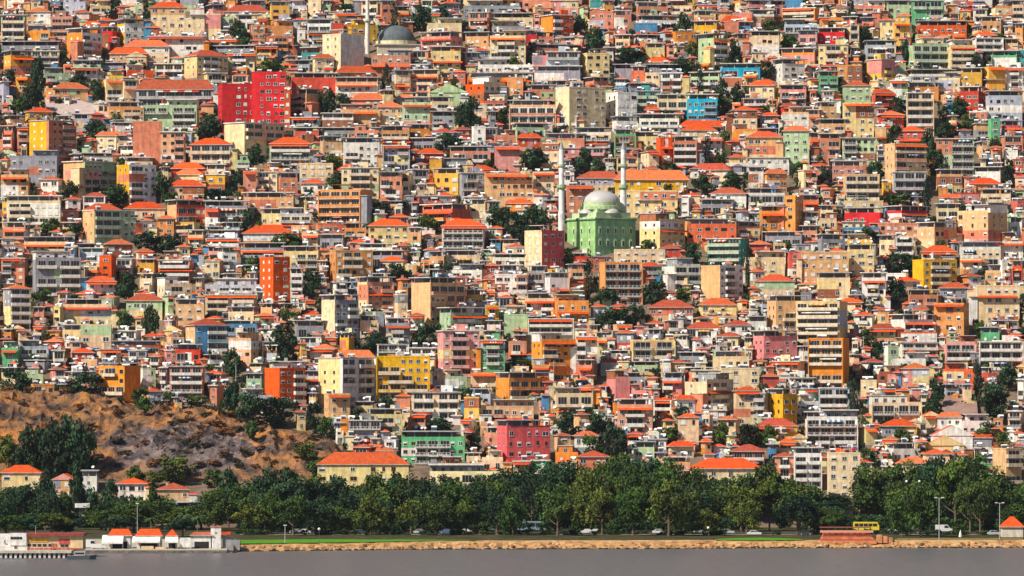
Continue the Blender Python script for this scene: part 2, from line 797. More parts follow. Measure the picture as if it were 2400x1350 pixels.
350 2 438 92 c t w 0
428 32 482 94 c p w 0
344 84 480 130 w f w 0
288 92 400 146 c t w 0
254 110 348 156 t t w 0
294 120 344 156 c g w 0
294 150 364 178 O p w 0
360 148 432 178 k f b 0
428 116 536 190 Y t b -30
244 164 292 196 y f b 0
166 158 234 190 w f b 0
98 158 172 198 m f b 0
168 146 292 166 k r b 0
338 58 376 94 r t w 0
478 32 518 90 c p n 0
552 34 602 66 w f b 0
478 92 562 116 y f w 0
584 98 622 130 r t w 0
624 84 692 126 O p b 0
598 108 652 140 y f b 0
618 46 694 92 o p w 0
584 54 616 80 r p w 0
586 58 626 100 t p w 0
630 2 684 54 y f w 0
524 10 634 44 c t w 0
682 0 722 36 w f b 0
718 0 756 40 c p w 0
754 0 778 36 m f b 0
772 0 802 30 o t w 0
718 44 778 116 w r b 0
774 54 808 86 r p w 0
754 80 854 164 wc p n -44
818 44 890 92 y p w 0
868 116 964 174 s f w 0
528 124 600 172 c f b 0
728 126 792 178 c t w 0
668 140 732 170 k r b 0
784 154 888 188 o t w 0
680 170 790 214 r p b 0
784 180 888 230 t f w 0
922 164 966 216 c p w 0
478 170 538 206 c f b 0
478 106 602 130 k r b 0
840 0 892 46 c f b 0
888 0 932 60 s p w 0
928 14 962 56 t p w 0
700 110 762 144 e f b 0
1000 40 1084 90 c p w 0
984 74 1086 132 p p w 28
1008 108 1082 170 Y f w 0
958 118 1008 150 o f b 0
958 162 1032 210 t r b 0
1084 0 1222 36 k f b 0
1092 28 1152 76 s f b 0
1148 30 1252 66 c f b 0
1084 74 1152 110 t p w 0
1146 70 1234 146 c f b 0
1224 70 1260 112 R p w 0
1150 48 1242 80 k f b 0
1248 74 1302 110 s f b 0
1184 100 1242 124 r t n 0
1266 34 1346 96 Oo f b -34
1220 0 1302 26 s p w 0
1288 0 1358 28 p f w 0
1384 0 1414 24 e p n 0
1410 0 1442 30 y f w 0
1378 26 1442 74 s p w 0
1278 120 1360 186 B f b 0
1250 104 1366 128 s r b 0
1298 86 1374 112 p r b 0
1358 124 1430 184 Y p w -22
1384 122 1442 146 r t n 0
1054 162 1098 200 r t w 0
1094 170 1234 206 o r b 0
1084 122 1128 160 k r b 0
1118 138 1252 174 w f b 0
1250 154 1362 194 k r b 0
1252 188 1334 218 k r b 0
1568 0 1628 40 c f b 0
1488 4 1572 46 s r b 0
1438 24 1478 80 s p w 0
1498 36 1592 66 w r b 0
1488 54 1542 80 b p n 0
1630 24 1678 66 Y p w 0
1622 48 1684 80 y p w 0
1636 78 1708 162 Ym f b -48
1688 36 1768 66 s t w 0
1698 50 1732 90 s p n 0
1728 50 1764 80 b f b 0
1758 22 1818 60 w p w 0
1748 0 1842 30 p f b 0
1842 0 1882 26 b p n 0
1828 18 1918 54 o f b 0
1836 44 1922 86 B f b 0
1724 78 1760 130 o p w 0
1754 72 1828 130 c f w 0
1762 122 1802 148 w f w 0
1864 70 1922 114 p f b 0
1826 112 1914 150 o p w 0
1812 138 1888 190 w p w -26
1688 148 1784 178 a r b 0
1498 132 1578 160 c t w 0
1438 150 1598 180 k r b 0
1478 154 1514 200 O p w 0
1510 170 1548 210 c p w 0
1544 170 1604 216 s f b 0
1468 194 1538 216 k r b 0
1608 168 1694 206 m f b 0
1738 174 1778 210 Y p w 0
1772 184 1818 220 o t w 0
1636 148 1668 176 y p w 0
1458 102 1512 126 r t n 0
1578 74 1638 116 o p w 0
1916 64 1988 110 R p w 10
1916 104 1990 154 Y f b 0
1938 28 1982 62 o f b 0
1972 38 2012 64 r p w 0
2056 40 2102 90 Y t w 0
2094 36 2134 98 y p w 0
2150 48 2268 82 O f w 0
2136 0 2214 52 g f b 0
1998 0 2078 36 s f b 0
2126 88 2226 156 m f b -10
2218 92 2288 164 Y f b -10
2278 72 2338 102 r t w 0
2282 88 2354 126 w f b 0
2298 38 2348 80 t p w 0
2320 118 2388 166 g f b 0
2354 90 2388 122 c p w 0
2248 158 2306 218 y p w 0
2302 156 2358 220 y p n -24
2354 158 2402 216 w f b 0
2328 0 2376 56 o p w 0
2370 0 2402 56 c f b 0
2238 0 2318 20 R t n 0
2374 54 2402 106 o p w 0
2032 138 2100 194 y f b -46
2094 148 2128 182 Y p w 0
2028 94 2102 144 B r b 0
1962 152 2022 196 o p w 0
1916 148 1968 172 r t b 0
1916 166 1968 218 g f b 0
2132 162 2238 200 w r b 0
1984 58 2018 106 c f b 0
2198 168 2252 220 c p w 0
2360 118 2402 166 e p w 0"""
TREES = """40 865 75 62 d
200 875 90 66 d
330 925 50 45 b
395 915 40 30 b
548 815 52 75 d
545 890 55 85 d
582 935 75 75 d
648 920 88 80 d
735 935 42 70 d
765 975 50 50 b
905 925 50 42 d
838 950 35 40 d
1080 905 50 35 b
1030 975 70 40 d
1110 1010 45 55 d
1330 960 60 65 d
1405 965 70 80 d
1440 985 70 110 d
1385 1010 50 70 b
1465 1060 50 60 b
1598 945 46 40 d
1690 985 45 55 b
1755 985 62 60 d
1800 995 50 50 b
1570 1000 70 45 b
2000 905 40 120 c
2188 935 58 55 d
2115 1000 45 45 b
2035 1045 45 45 b
2330 895 92 90 d
2365 850 60 60 d
2310 985 60 50 b
2195 885 40 75 d
2292 850 28 90 c
2290 1060 70 60 b
2350 1010 50 60 b
105 675 55 40 b
295 635 54 72 d
290 720 46 52 b
355 712 42 75 d
662 760 66 90 d
672 715 40 40 b
730 625 48 80 d
690 725 40 38 b
925 612 46 45 d
880 775 75 55 d
850 740 40 35 b
998 745 66 85 d
1046 610 50 44 d
1220 835 90 34 b
1380 605 24 90 c
1418 670 66 46 d
1455 715 64 50 d
1490 710 46 50 d
1535 650 64 62 d
1600 672 46 48 b
1425 720 50 50 d
2098 645 52 75 d
2030 762 40 48 b
2055 790 46 54 d
2035 700 36 34 b
2120 720 50 36 b
2300 750 40 40 b
165 420 54 48 d
278 430 76 52 d
378 400 38 70 d
510 438 90 44 d
400 445 40 36 b
120 510 50 40 b
170 525 66 44 d
350 540 80 50 d
395 545 60 50 d
580 490 36 60 d
785 405 46 38 d
668 545 76 40 b
592 600 50 50 b
1165 480 54 54 d
1210 485 70 75 d
1255 480 62 70 d
1230 520 50 50 d
890 468 60 34 d
1000 500 46 44 b
1650 405 50 48 d
1715 400 54 54 d
1780 465 36 34 b
1752 575 18 90 c
1622 568 60 56 d
1520 560 50 30 b
2112 585 86 56 d
2172 420 26 90 c
2030 530 50 34 b
2105 450 90 34 b
1330 580 36 40 b
490 262 72 72 d
770 205 42 70 d
800 215 44 60 d
232 185 42 52 d
72 190 56 80 d
90 130 34 100 d
40 230 50 40 b
228 278 62 56 d
602 335 50 76 d
570 395 50 50 d
780 360 44 34 b
1082 235 40 80 d
1105 222 54 100 d
1050 310 70 46 d
1180 250 30 32 b
1250 345 80 58 d
1368 345 50 58 d
1400 370 40 44 d
1655 330 26 72 c
1692 350 34 48 b
1572 372 46 44 d
1692 182 36 70 d
1728 190 30 56 d
1695 225 46 46 b
1790 242 42 34 b
1702 305 38 44 b
2052 375 54 60 d
2098 285 40 68 d
2105 218 30 56 d
2245 228 54 44 d
2218 285 60 48 d
2178 300 40 90 d
2190 340 50 70 d
2268 265 50 40 b
1930 385 32 46 d
2365 380 36 54 d
1880 375 50 36 b
925 12 26 66 c
560 45 40 60 d
574 85 34 42 d
815 6 40 30 d
990 12 56 60 d
1040 8 28 40 d
1395 62 56 72 d
1355 30 40 52 d
1480 108 100 46 d
1600 28 46 70 d
1600 132 56 44 d
1620 96 34 36 b
1722 90 34 70 d
1700 138 38 32 b
1642 160 22 66 c
1795 135 44 48 d
1852 82 44 38 b
1806 42 44 34 b
2025 52 40 52 d
2120 92 28 56 d
2288 122 32 50 d
2000 18 30 30 b
2350 78 50 22 b
150 112 32 44 d
20 160 46 44 d
182 168 44 40 d
1205 128 28 32 b
905 150 42 68 p
632 138 76 40 b
20 1030 60 75 l
410 1062 90 66 l
360 1100 60 40 l
500 1098 60 40 b
340 960 46 40 b
590 1000 40 44 b
720 1050 60 44 l
750 1075 60 40 b
460 930 60 26 b
1000 940 40 24 b
72 998 70 118 d
108 985 74 132 d
146 968 76 145 d
184 978 70 138 d
205 1000 56 118 d
128 1010 70 110 d
60 1040 60 75 d
165 1020 66 100 d
112 1105 52 80 d
180 1085 44 105 d
218 1138 46 62 d
258 1120 50 80 d
355 1138 44 66 b
30 1140 50 60 d
150 1150 50 56 b
320 1090 50 50 b
535 1095 60 80 d
300 1160 40 50 d"""

recs = []
for ln in HOUSES.strip().splitlines():
    a = ln.split()
    recs.append(dict(x0=int(a[0]), y0=int(a[1]), x1=int(a[2]), y1=int(a[3]), c=a[4][0], c2=a[4][-1],
                     roof=a[5], st=a[6], s=int(a[7])))

# ---------------------------------------------------------------- unit pieces of a facade (1 x 1 units, scaled in place)
UN = {}
def unit(name, fn):
    mb = MB(); fn(mb); UN[name] = mb
FR = (0.72, 0.70, 0.66)
def u_win(gl, fr):
    def f(mb):
        mb.box(-0.5, 0.5, -0.06, 0.02, 0, 1, fr, WALL)
        mb.box(-0.42, -0.04, -0.066, -0.06, 0.06, 0.94, gl, GLS)
        mb.box(0.04, 0.42, -0.066, -0.06, 0.06, 0.94, gl, GLS)
        mb.box(-0.55, 0.55, -0.14, -0.002, -0.07, 0.0, (0.6,0.57,0.52), WALL)
    return f
def u_shut(col, frac):
    def f(mb):
        mb.box(-0.5, 0.5, -0.05, 0.02, 0, 1, FR, WALL)
        mb.box(-0.43, 0.43, -0.056, -0.05, 0.05, 0.95 - 0.9 * frac, GLASS, GLS)
        mb.box(-0.45, 0.45, -0.10, -0.05, 0.96 - 0.91 * frac, 0.96, col, WALL)
        mb.box(-0.55, 0.55, -0.14, -0.002, -0.07, 0.0, (0.6,0.57,0.52), WALL)
    return f
def u_hole(mb):
    mb.box(-0.5, 0.5, -0.03, 0.02, 0, 1, (0.025,0.022,0.022), WALL)
    mb.box(-0.5, 0.5, -0.10, -0.002, -0.08, 0.0, (0.6,0.57,0.52), WALL)
unit('win0', u_win(GLASS, FR)); unit('win1', u_win((0.05,0.07,0.09), (0.55,0.5,0.45)))
unit('win2', u_shut((0.76,0.74,0.70), 0.95)); unit('win3', u_shut((0.74,0.72,0.68), 0.45))
unit('win4', u_hole); unit('win5', u_win((0.015,0.02,0.02), (0.30,0.12,0.06)))
def u_bal(par, rail=False):
    def f(mb):                       # width 1, depth 1, height 1 (scaled to 1.2 m x 1.0 m)
        mb.box(-0.5, 0.5, -1.0, 0.0, -0.18, 0.0, (0.62,0.58,0.53), WALL)
        if rail:
            mb.box(-0.5, 0.5, -1.0, -0.95, 0.90, 1.0, par, MET)
            for k in range(9):
                x = -0.5 + k / 8.0
                mb.box(max(-0.5, x - 0.012), min(0.5, x + 0.012), -0.99, -0.955, 0.0, 0.9, par, MET)
            mb.box(-0.5, 0.5, -0.985, -0.96, 0.0, 0.45, tuple(v * 0.8 for v in par), WALL)
        else:
            mb.box(-0.5, 0.5, -1.0, -0.88, 0.0, 1.0, par, WALL)
        mb.box(-0.5, -0.485, -0.88, 0.0, 0.0, 1.0, par, WALL)
        mb.box(0.485, 0.5, -0.88, 0.0, 0.0, 1.0, par, WALL)
    return f
BALC = {'w': (0.72,0.69,0.64), 'c': (0.70,0.57,0.40), 's': (0.58,0.27,0.18), 'k': (0.42,0.41,0.41), 'o': (0.68,0.28,0.08),
        'm': (0.42,0.52,0.38), 'y': (0.72,0.46,0.12), 'p': (0.66,0.36,0.34), 'b': (0.20,0.32,0.42), 'g': (0.17,0.38,0.22), 'r': (0.5,0.09,0.05)}
for k, v in BALC.items(): unit('bal_' + k, u_bal(v))
unit('rail', u_bal((0.5,0.48,0.46), True))
def u_door(mb):
    mb.box(-0.5, 0.5, -0.05, 0.02, 0, 1, (0.5,0.46,0.42), WALL)
    for x0, x1 in ((-0.46,-0.17),(-0.14,0.14),(0.17,0.46)):
        mb.box(x0, x1, -0.056, -0.05, 0.03, 0.96, (0.016,0.018,0.022), GLS)
unit('door', u_door)
def u_awn(c1, c2):
    def f(mb):
        for k in range(6):
            a, b = -0.5 + k / 6, -0.5 + (k + 1) / 6
            mb.face([(a,-1,-0.55),(b,-1,-0.55),(b,0,0),(a,0,0)], c1 if k % 2 else c2, WALL)
            mb.face([(a,-1,-0.75),(b,-1,-0.75),(b,-1,-0.55),(a,-1,-0.55)], c1 if k % 2 else c2, WALL)
    return f
unit('awn0', u_awn((0.72,0.70,0.66),(0.62,0.58,0.5))); unit('awn1', u_awn((0.6,0.07,0.05),(0.72,0.66,0.6))); unit('awn2', u_awn((0.10,0.22,0.45),(0.70,0.70,0.68))); unit('awn3', u_awn((0.62,0.30,0.06),(0.66,0.45,0.18)))
def u_tank(mb):
    mb.box(-0.9, 0.9, -0.5, 0.5, 0, 0.12, CONC, WALL)
    b = len(mb.v)
    mb.face([(-0.8,-0.55,0.25),(0.8,-0.55,0.25),(0.8,0.4,1.15),(-0.8,0.4,1.15)], (0.03,0.04,0.07), GLS)
    mb.cyl((-0.9,0.45,1.35), (0.9,0.45,1.35), 0.33, 0.33, (0.78,0.78,0.76), MET, 8)
    mb.box(-0.85,-0.78,0.3,0.5,0.1,1.1,CONC,MET); mb.box(0.78,0.85,0.3,0.5,0.1,1.1,CONC,MET)
unit('tank', u_tank)
def u_chim(mb):
    mb.box(-0.35,0.35,-0.3,0.3,0,1.2,(0.62,0.55,0.47),WALL)
    mb.box(-0.45,0.45,-0.4,0.4,1.2,1.32,CONC,WALL)
unit('chimney', u_chim)
def u_dish(mb):
    mb.cyl((0,0,0), (0,0,0.9), 0.04, 0.04, CONC, MET, 5)
    mb.lathe(0, 0, [(0.01, 1.25), (0.01, 1.26)], (0.7,0.7,0.7), MET, 4)
    mb.cyl((0,-0.12,1.1), (0,0.0,1.0), 0.52, 0.3, (0.74,0.73,0.71), WALL, 10)
unit('dish', u_dish)
UNAME = {'dish': 'satellite_dish', 'tank': 'water_tank', 'chimney': 'chimney', 'door': 'balcony_door', 'rail': 'balcony'}
for k in UN:
    if k.startswith('win'): UNAME[k] = 'window'
    if k.startswith('bal_'): UNAME[k] = 'balcony'
    if k.startswith('awn'): UNAME[k] = 'awning'
UMESH = {k: v.mesh(UNAME[k]) for k, v in UN.items()}

def facade(P, st, w, hb, hidden, colk, side=None, x0=None, y0=0.0, d=None, rough=None):
    """windows and balconies on the front (side None) or on a side wall; positions in house space"""
    n = max(1, int(round(hb / 3.05)))
    fh = hb / n
    def put(u, x, z, sx, sz, sy=1.0, yy=0.0):
        if side is None: P.append((u, (x, yy, z), (sx, sy, sz), 0.0))
        elif side < 0: P.append((u, (-x0, d / 2 - x, z), (sx, sy, sz), -math.pi / 2))
        else: P.append((u, (x0, d / 2 + x, z), (sx, sy, sz), math.pi / 2))
    wins = random.choice([['win0','win1','win3'], ['win2','win3','win0'], ['win4','win0'], ['win5','win0','win3'], ['win2','win2','win4'], ['win1','win3']])
    if st == 'n' or w < 1.6: return
    lay = random.random()
    if st == 'w':
        nc = max(1, int(w / random.uniform(2.3, 3.1)))
        ww = min(1.5, w / nc * 0.55)
        skip = set(k for k in range(nc) if nc > 3 and random.random() < 0.15)
        for r in range(n):
            z = r * fh
            if z + fh < hidden - 0.5: continue
            for k in range(nc):
                if k in skip or random.random() < 0.08: continue
                x = -w / 2 + (k + 0.5) * w / nc
                put(random.choice(wins), x + random.uniform(-0.2, 0.2), z + fh * random.uniform(0.26, 0.34), ww * random.choice([0.6, 1, 1, 1.25, 1.5]), fh * random.uniform(0.36, 0.5))
    else:
        par = {'w':'w','c':'cw','y':'yc','Y':'cw','o':'oc','O':'ow','s':'sw','p':'pw','r':'rw','R':'rw','P':'pw','g':'gm','m':'mw',
               'b':'bw','B':'kw','a':'bw','k':'kw','n':'sk','t':'cs','e':'gm'}[colk]
        pk = random.choice(par)
        bu = 'rail' if random.random() < 0.2 else 'bal_' + pk
        if lay < 0.45 or w < 6: segs = [(-w / 2 + 0.02 * w, w / 2 - 0.02 * w)]
        elif lay < 0.65: segs = [(-w / 2 + 0.03 * w, -0.04 * w), (0.04 * w, w / 2 - 0.03 * w)]
        elif lay < 0.85:
            q = random.uniform(-0.15, 0.1) * w
            segs = [(q, w / 2 - 0.02 * w)] if random.random() < 0.5 else [(-w / 2 + 0.02 * w, -q)]
        else: segs = [(-w * 0.28, w * 0.28)]
        dep = random.uniform(1.1, 1.5)
        for r in range(n):
            z = r * fh
            if z + fh < hidden - 0.5: continue
            if r and random.random() < 0.22: segs = random.choice([[(-w/2 + 0.02*w, w/2 - 0.02*w)], [(-w/2 + 0.03*w, -0.05*w)], [(0.05*w, w/2 - 0.03*w)], [(-w*0.3, w*0.2)]])
            for a, b in segs:
                bw = b - a
                if bw < 1.2 or random.random() < 0.07: continue
                put(bu if random.random() < 0.8 else 'bal_' + random.choice(par), (a + b) / 2, z + 0.16, bw, random.uniform(0.85, 1.1), dep)
                if random.random() < 0.14: put(random.choice(['awn0','awn0','awn1','awn2','awn3']), (a+b)/2 + random.uniform(-0.1,0.1)*bw, z + fh - 0.2, bw * random.uniform(0.3, 0.7), 1.0, dep + 0.25)
                nd = max(1, int(bw / 3.4))
                for k in range(nd):
                    put('door', a + (k + 0.5) * bw / nd, z + 0.18, bw / nd * random.uniform(0.74, 0.92), fh - 0.5)
            cov = lambda x: any(a - 0.4 < x < b + 0.4 for a, b in segs)
            nc = max(1, int(w / 2.4))
            for k in range(nc):
                x = -w / 2 + (k + 0.5) * w / nc
                if not cov(x): put(random.choice(wins), x, z + fh * 0.30, min(1.4, w / nc * 0.6), fh * 0.44)
        if random.random() < 0.3 and lay < 0.65:
            rough.append(dep)

EX = {}
def house_geo(w, d, h, hidden, c, c2, roof, st, has_side, sgn, soft=True):
    """wall builder, roof builder, list of unit pieces"""
    W = MB(); R = MB(); P = []; EX['lean_to'] = MB(); EX['tiled_awning'] = MB()
    col = PAL[c]
    if soft and c in 'oytsOpr':
        k = random.uniform(0, 0.22); col = tuple(a*(1-k) + b*k for a, b in zip(col, random.choice([(0.60,0.50,0.38),(0.45,0.40,0.36),(0.62,0.56,0.48)])))
    col = jit(col, 0.12); col2 = jit(PAL[c2]) if c2 != c else col
    dn = 3.5
    fins = []
    if roof in 't':
        hr = max(0.9, min(0.20 * w + 0.2, 2.6 + max(0.0, w - 12) * 0.085, h * 0.45))
        hb = h - hr
    elif roof == 'g':
        hr = min(0.26 * w + 0.3, 3.6, h * 0.45); hb = h - hr
    elif roof == 'r':
        hr = min(2.9, h * 0.4); hb = h - hr
    elif roof == 'f':
        hr = 0.35; hb = h - hr
    else:
        hr = 0.5; hb = h - hr
    cut = 0.0; full = hb; ta, tb = -w/2, w/2
    if soft and roof in 'fp' and hb > 6.0 and w > 5.0 and random.random() < 0.45:
        cut = 2.85; hb -= cut; q = w * random.uniform(0.45, 0.75)
        ta = -w/2 + random.choice([0.0, w - q, random.uniform(0, w - q)]); tb = ta + q; ty = random.choice([0.05, 1.2, 2.0])
        W.box(ta, tb, min(ty, d*0.3), d - 0.05, hb + 0.003, full, jit(random.choice([col, col, PAL['w'], PAL['n'], PAL['c'], PAL['k']]), 0.1), WALL, bottom=False)
        for k in range(max(1, int(q / 2.6))):
            P.append((random.choice(['win0','win1','win2','win3','door']), (ta + (k + 0.5) * q / max(1, int(q / 2.6)), min(ty, d*0.3), hb + 0.75), (1.3, 1, 1.4), 0.0))
        W.box(-w/2, w/2, 0.0, 0.14, hb + 0.003, hb + 0.9, jit(col, 0.15), WALL, bottom=False)
    W.box(-w/2, w/2, 0, d, -dn, hb, col, WALL, side=col2, bottom=False)
    for _ in range(2 if soft and hb > 5 and w > 3 else 0):
      if random.random() < 0.38:
        nb_ = max(2, int(round(hb / 3.05))); k = random.randrange(nb_); f_ = hb / nb_; q0 = random.choice([-w/2 - 0.03, -w/2 - 0.03, -w*0.1]); q1 = random.choice([w/2 + 0.03, w/2 + 0.03, w*0.15]); pr = 0.03 + random.random() * 0.02
        W.box(q0, q1, -pr, d*0.9, k * f_ + 0.05, (k + random.choice([1, 1, 2]) if k + 2 <= nb_ else k + 1) * f_ - 0.05, jit(PAL[random.choice('wwctsnkmYBp')], 0.1), WALL)
    if soft and random.random() < 0.45 and w > 4:
        sx = random.choice([-1, 1]); ww = random.uniform(1.4, 3.2); hh_ = hb * random.uniform(0.45, 0.85); e = sx * (w/2 + ww/2)
        EX['lean_to'].box(e - ww/2, e + ww/2, -random.uniform(0.1, 0.9), min(d*0.7, 4), -dn, hh_, jit(PAL[random.choice('wctsnkoYb')], 0.12), WALL, bottom=False)
        if random.random() < 0.6: EX['lean_to'].hip(e - ww/2 - 0.25, e + ww/2 + 0.25, -1.2, min(d*0.7, 4) + 0.2, hh_, hh_ + 0.9, jit(TILE, 0.25))
        else: EX['lean_to'].box(e - ww/2 - 0.2, e + ww/2 + 0.2, -1.2, min(d*0.7, 4), hh_, hh_ + 0.2, jit(CONC, 0.2))
    if soft and random.random() < 0.3 and hb > 5:
        k = random.choice([1, 1, 2]); z_ = hb - k * 3.05 + 2.7
        if z_ > 2: b_ = random.uniform(-0.1, 0.1) * w; EX['tiled_awning'].face([(-w/2*0.98, -1.7, z_ - 0.6), (w/2*0.98 + b_, -1.7, z_ - 0.6), (w/2*0.98 + b_, -0.02, z_ + 0.15), (-w/2*0.98, -0.02, z_ + 0.15)], jit(TILE, 0.25), TILEM)
    if roof == 't':
        tl = jit(random.choice([TILE, TILE, TILE, (0.54,0.09,0.025), (0.40,0.075,0.035), (0.64,0.15,0.05)]), 0.2); ov = random.uniform(0.45, 0.8)
        if c == 'R' or random.random() < 0.12: tl = jit((0.42, 0.07, 0.035), 0.1)
        R.hip(-w/2-ov, w/2+ov, -ov, d+ov, hb, hb+hr, tl)
        if random.random() < 0.5: P.append(('chimney', (random.uniform(-0.25,0.25)*w, d*0.6, hb+hr*0.45), (1,1,1), 0.0))
    elif roof == 'g':
        R.hip(-w/2-0.4, w/2+0.4, -0.3, d+0.4, hb, hb+hr, jit(TILE, 0.16), gable=True, under=col)
    elif roof == 'r':
        ov = random.uniform(0.5, 1.0)
        sl_ = jit(random.choice([CONC, (0.66,0.63,0.58), (0.42,0.41,0.42)]), 0.1)
        t = 0.3
        R.box(-w/2-ov, w/2+ov, -ov, d+ov*0.5, hb+hr-t, hb+hr, sl_)
        nc = max(2, int(w / 4))
        for k in range(nc + 1):
            x = -w/2 + 0.2 + k * (w - 0.4) / nc
            R.box(x-0.14, x+0.14, 0.08, 0.36, hb, hb+hr-t, sl_)
            R.box(x-0.14, x+0.14, d-0.36, d-0.08, hb, hb+hr-t, sl_)
        W.box(-w/2, w/2, 0.0, 0.18, hb+0.003, hb+0.95, col, WALL, bottom=False)
        W.box(-w/2+0.003, -w/2+0.18, 0.183, d, hb+0.003, hb+0.95, col2, WALL, bottom=False)
        W.box(w/2-0.18, w/2-0.003, 0.183, d, hb+0.003, hb+0.95, col2, WALL, bottom=False)
        W.box(-w*0.42, w*random.uniform(0.1,0.42), d*0.52, d*0.97, hb+0.003, hb+hr-t-0.003, jit(PAL['k'],0.1), WALL, bottom=False)
        if random.random() < 0.6: P.append(('tank', (random.uniform(-0.3,0.3)*w, d*0.4, hb+hr), (1,1,1), 0.0))
    elif roof == 'f':
        ov = random.uniform(0.25, 0.7)
        sl_ = jit(random.choice([CONC, (0.70,0.67,0.62), (0.68,0.62,0.52), (0.45,0.44,0.44)]), 0.1)
        R.box(ta-ov, tb+ov, -ov, d+ov*0.5, full, h, sl_)
        if random.random() < 0.45 and not cut:
            a = random.uniform(-0.3, 0.1)*w
            R.box(a, a+min(4.0, w*0.35), d*0.35, d*0.8, h+0.003, h+2.2, jit(col,0.1), WALL, bottom=False)
        for _ in range(random.choice([0,1,1,2,3])):
            P.append(('tank', (random.uniform(-0.4,0.4)*w, d*random.uniform(0.2,0.8), h if not cut else hb), (1,1,1), random.uniform(-0.3,0.3)))
    else:
        if not cut:
            R.box(-w/2-0.06, w/2+0.06, -0.06, 0.22, hb, h, jit(col, 0.05), WALL)
            R.box(-w/2-0.06, w/2+0.06, d-0.22, d+0.06, hb, h, col, WALL)
            R.box(-w/2-0.06, -w/2+0.22, 0.223, d-0.223, hb, h, col2, WALL)
            R.box(w/2-0.22, w/2+0.06, 0.223, d-0.223, hb, h, col2, WALL)
        else: R.box(ta-0.3, tb+0.3, -0.2, d, full + 0.003, full + 0.25, jit(CONC, 0.15), WALL)
        for _ in range(random.choice([0,1,1,2,3])):
            P.append(('tank', (random.uniform(-0.4,0.4)*w, d*random.uniform(0.25,0.8), hb+0.01), (1,1,1), random.uniform(-0.3,0.3)))
    if roof in 'fpr':
        zt = h if (roof != 'p' and not cut) else hb
        for _ in range(random.choice([0, 1, 2, 3])):
            a = random.uniform(-0.45, 0.4) * w; q = random.uniform(0.5, 1.6)
            R.box(a, a + q, d*0.15, d*0.15 + random.uniform(0.5, 1.5), zt + 0.003, zt + random.uniform(0.4, 1.5), jit(random.choice([PAL['w'], CONC, PAL['c'], PAL['n'], PAL['k']]), 0.2), WALL, bottom=False)
        for _ in range(random.choice([0, 1, 2])):
            P.append(('dish', (random.uniform(-0.45, 0.45) * w, random.uniform(0.1, 0.5) * d, zt), (1, 1, 1), random.uniform(-0.6, 0.6)))
        if roof == 'p' and not cut and w > 5 and random.random() < 0.4:
            a = random.uniform(-0.48, 0.0) * w; e = a + w * random.uniform(0.4, 0.6); e = min(e, w * 0.49); q = jit(random.choice([CONC, PAL['n'], PAL['B'], PAL['w'], (0.25, 0.25, 0.27)]), 0.15)
            R.box(a, e, 0.5, d * 0.9, hb + 2.3, hb + 2.42, q, WALL)
            for xx in (a + 0.1, (a + e) / 2, e - 0.2):
                R.box(xx, xx + 0.1, 0.55, 0.65, hb + 0.003, hb + 2.297, q, MET, bottom=False)
    facade(P, st, w, hb, hidden, c, rough=fins)
    if fins:
        dp = fins[0]
        for sx in (-1, 1):
            W.box(sx*w/2-0.16, sx*w/2+0.16, -dp-0.02, -0.003, -dn, hb-0.003, col, WALL, bottom=False)
    if has_side:
        nw = random.random()
        if nw < 0.55 or st == 'w':
            sd = -1 if sgn < 0 else 1
            n = max(1, int(round(hb / 3.05))); fh = hb / n
            cols = [0.0] if d < 7 else [-0.2*d, 0.22*d]
            u = random.choice(['win2', 'win1', 'win4'])
            for r in range(n):
                z = r * fh
                if z + fh < hidden: continue
                for x in cols:
                    if random.random() < (0.25 if st != 'w' else 0.05): continue
                    if sd < 0: P.append((u, (-w/2, d/2 - x, z + fh*0.34), (0.9, 1, fh*0.36), -math.pi/2))
                    else: P.append((u, (w/2, d/2 + x, z + fh*0.34), (0.9, 1, fh*0.36), math.pi/2))
    return W, R, P

def umat(loc, sc, rz):
    return Matrix.Translation(loc) @ Matrix.Rotation(rz, 4, 'Z') @ Matrix.Diagonal((sc[0], sc[1], sc[2], 1))

# ---------------------------------------------------------------- place every recorded house on the slope
def place(r, extra=10.0):
    yb = r['y1'] + extra
    D = y_to_D(yb) if yb < 1225 else flat_D(yb)
    if r['y1'] > 1150: D = max(D, 1600)
    W_ = (r['x1'] - r['x0']) * D / F
    zg = ground_z(D)
    zt = Z_at(r['y0'], D)
    h = zt - zg
    hidden = max(0.0, Z_at(r['y1'], D) - zg)
    f = abs(r['s']) / 100.0
    if f > 0:
        dt = random.uniform(8.5, 11)
        sn = min(0.72, max(0.12, f * W_ / dt)); th = math.asin(sn)
        d = f * W_ / sn; w = (1 - f) * W_ / math.cos(th)
        if r['s'] < 0:
            xc = (r['x0'] + f * (r['x1'] - r['x0']) + r['x1']) / 2; rz = th
        else:
            xc = (r['x0'] + r['x1'] - f * (r['x1'] - r['x0'])) / 2; rz = -th
    else:
        d = random.uniform(7.5, 10); rz = random.uniform(-0.06, 0.06); w = W_
        if (r['x1'] - r['x0']) * (r['y1'] - r['y0']) < 3600 and r['st'] != 'n' and r['y1'] < 1085:
            d = random.uniform(5, 8); rz = random.uniform(-0.34, 0.34); w = max(0.55 * W_, (W_ - d * abs(math.sin(rz))) / math.cos(rz))
        xc = (r['x0'] + r['x1']) / 2
    if r['roof'] == 't': w = max(2.0, w - 1.2)
    elif r['roof'] in 'fr': w = max(2.0, w - 0.8)
    if r['roof'] in 'pg': w = max(2.0, w * 0.95)
    r.update(D=D, w=w, d=d, h=max(2.6, h), hid=hidden, rz=rz, X=X_at(xc, D), z=zg, yb=yb)
for r in recs: place(r)
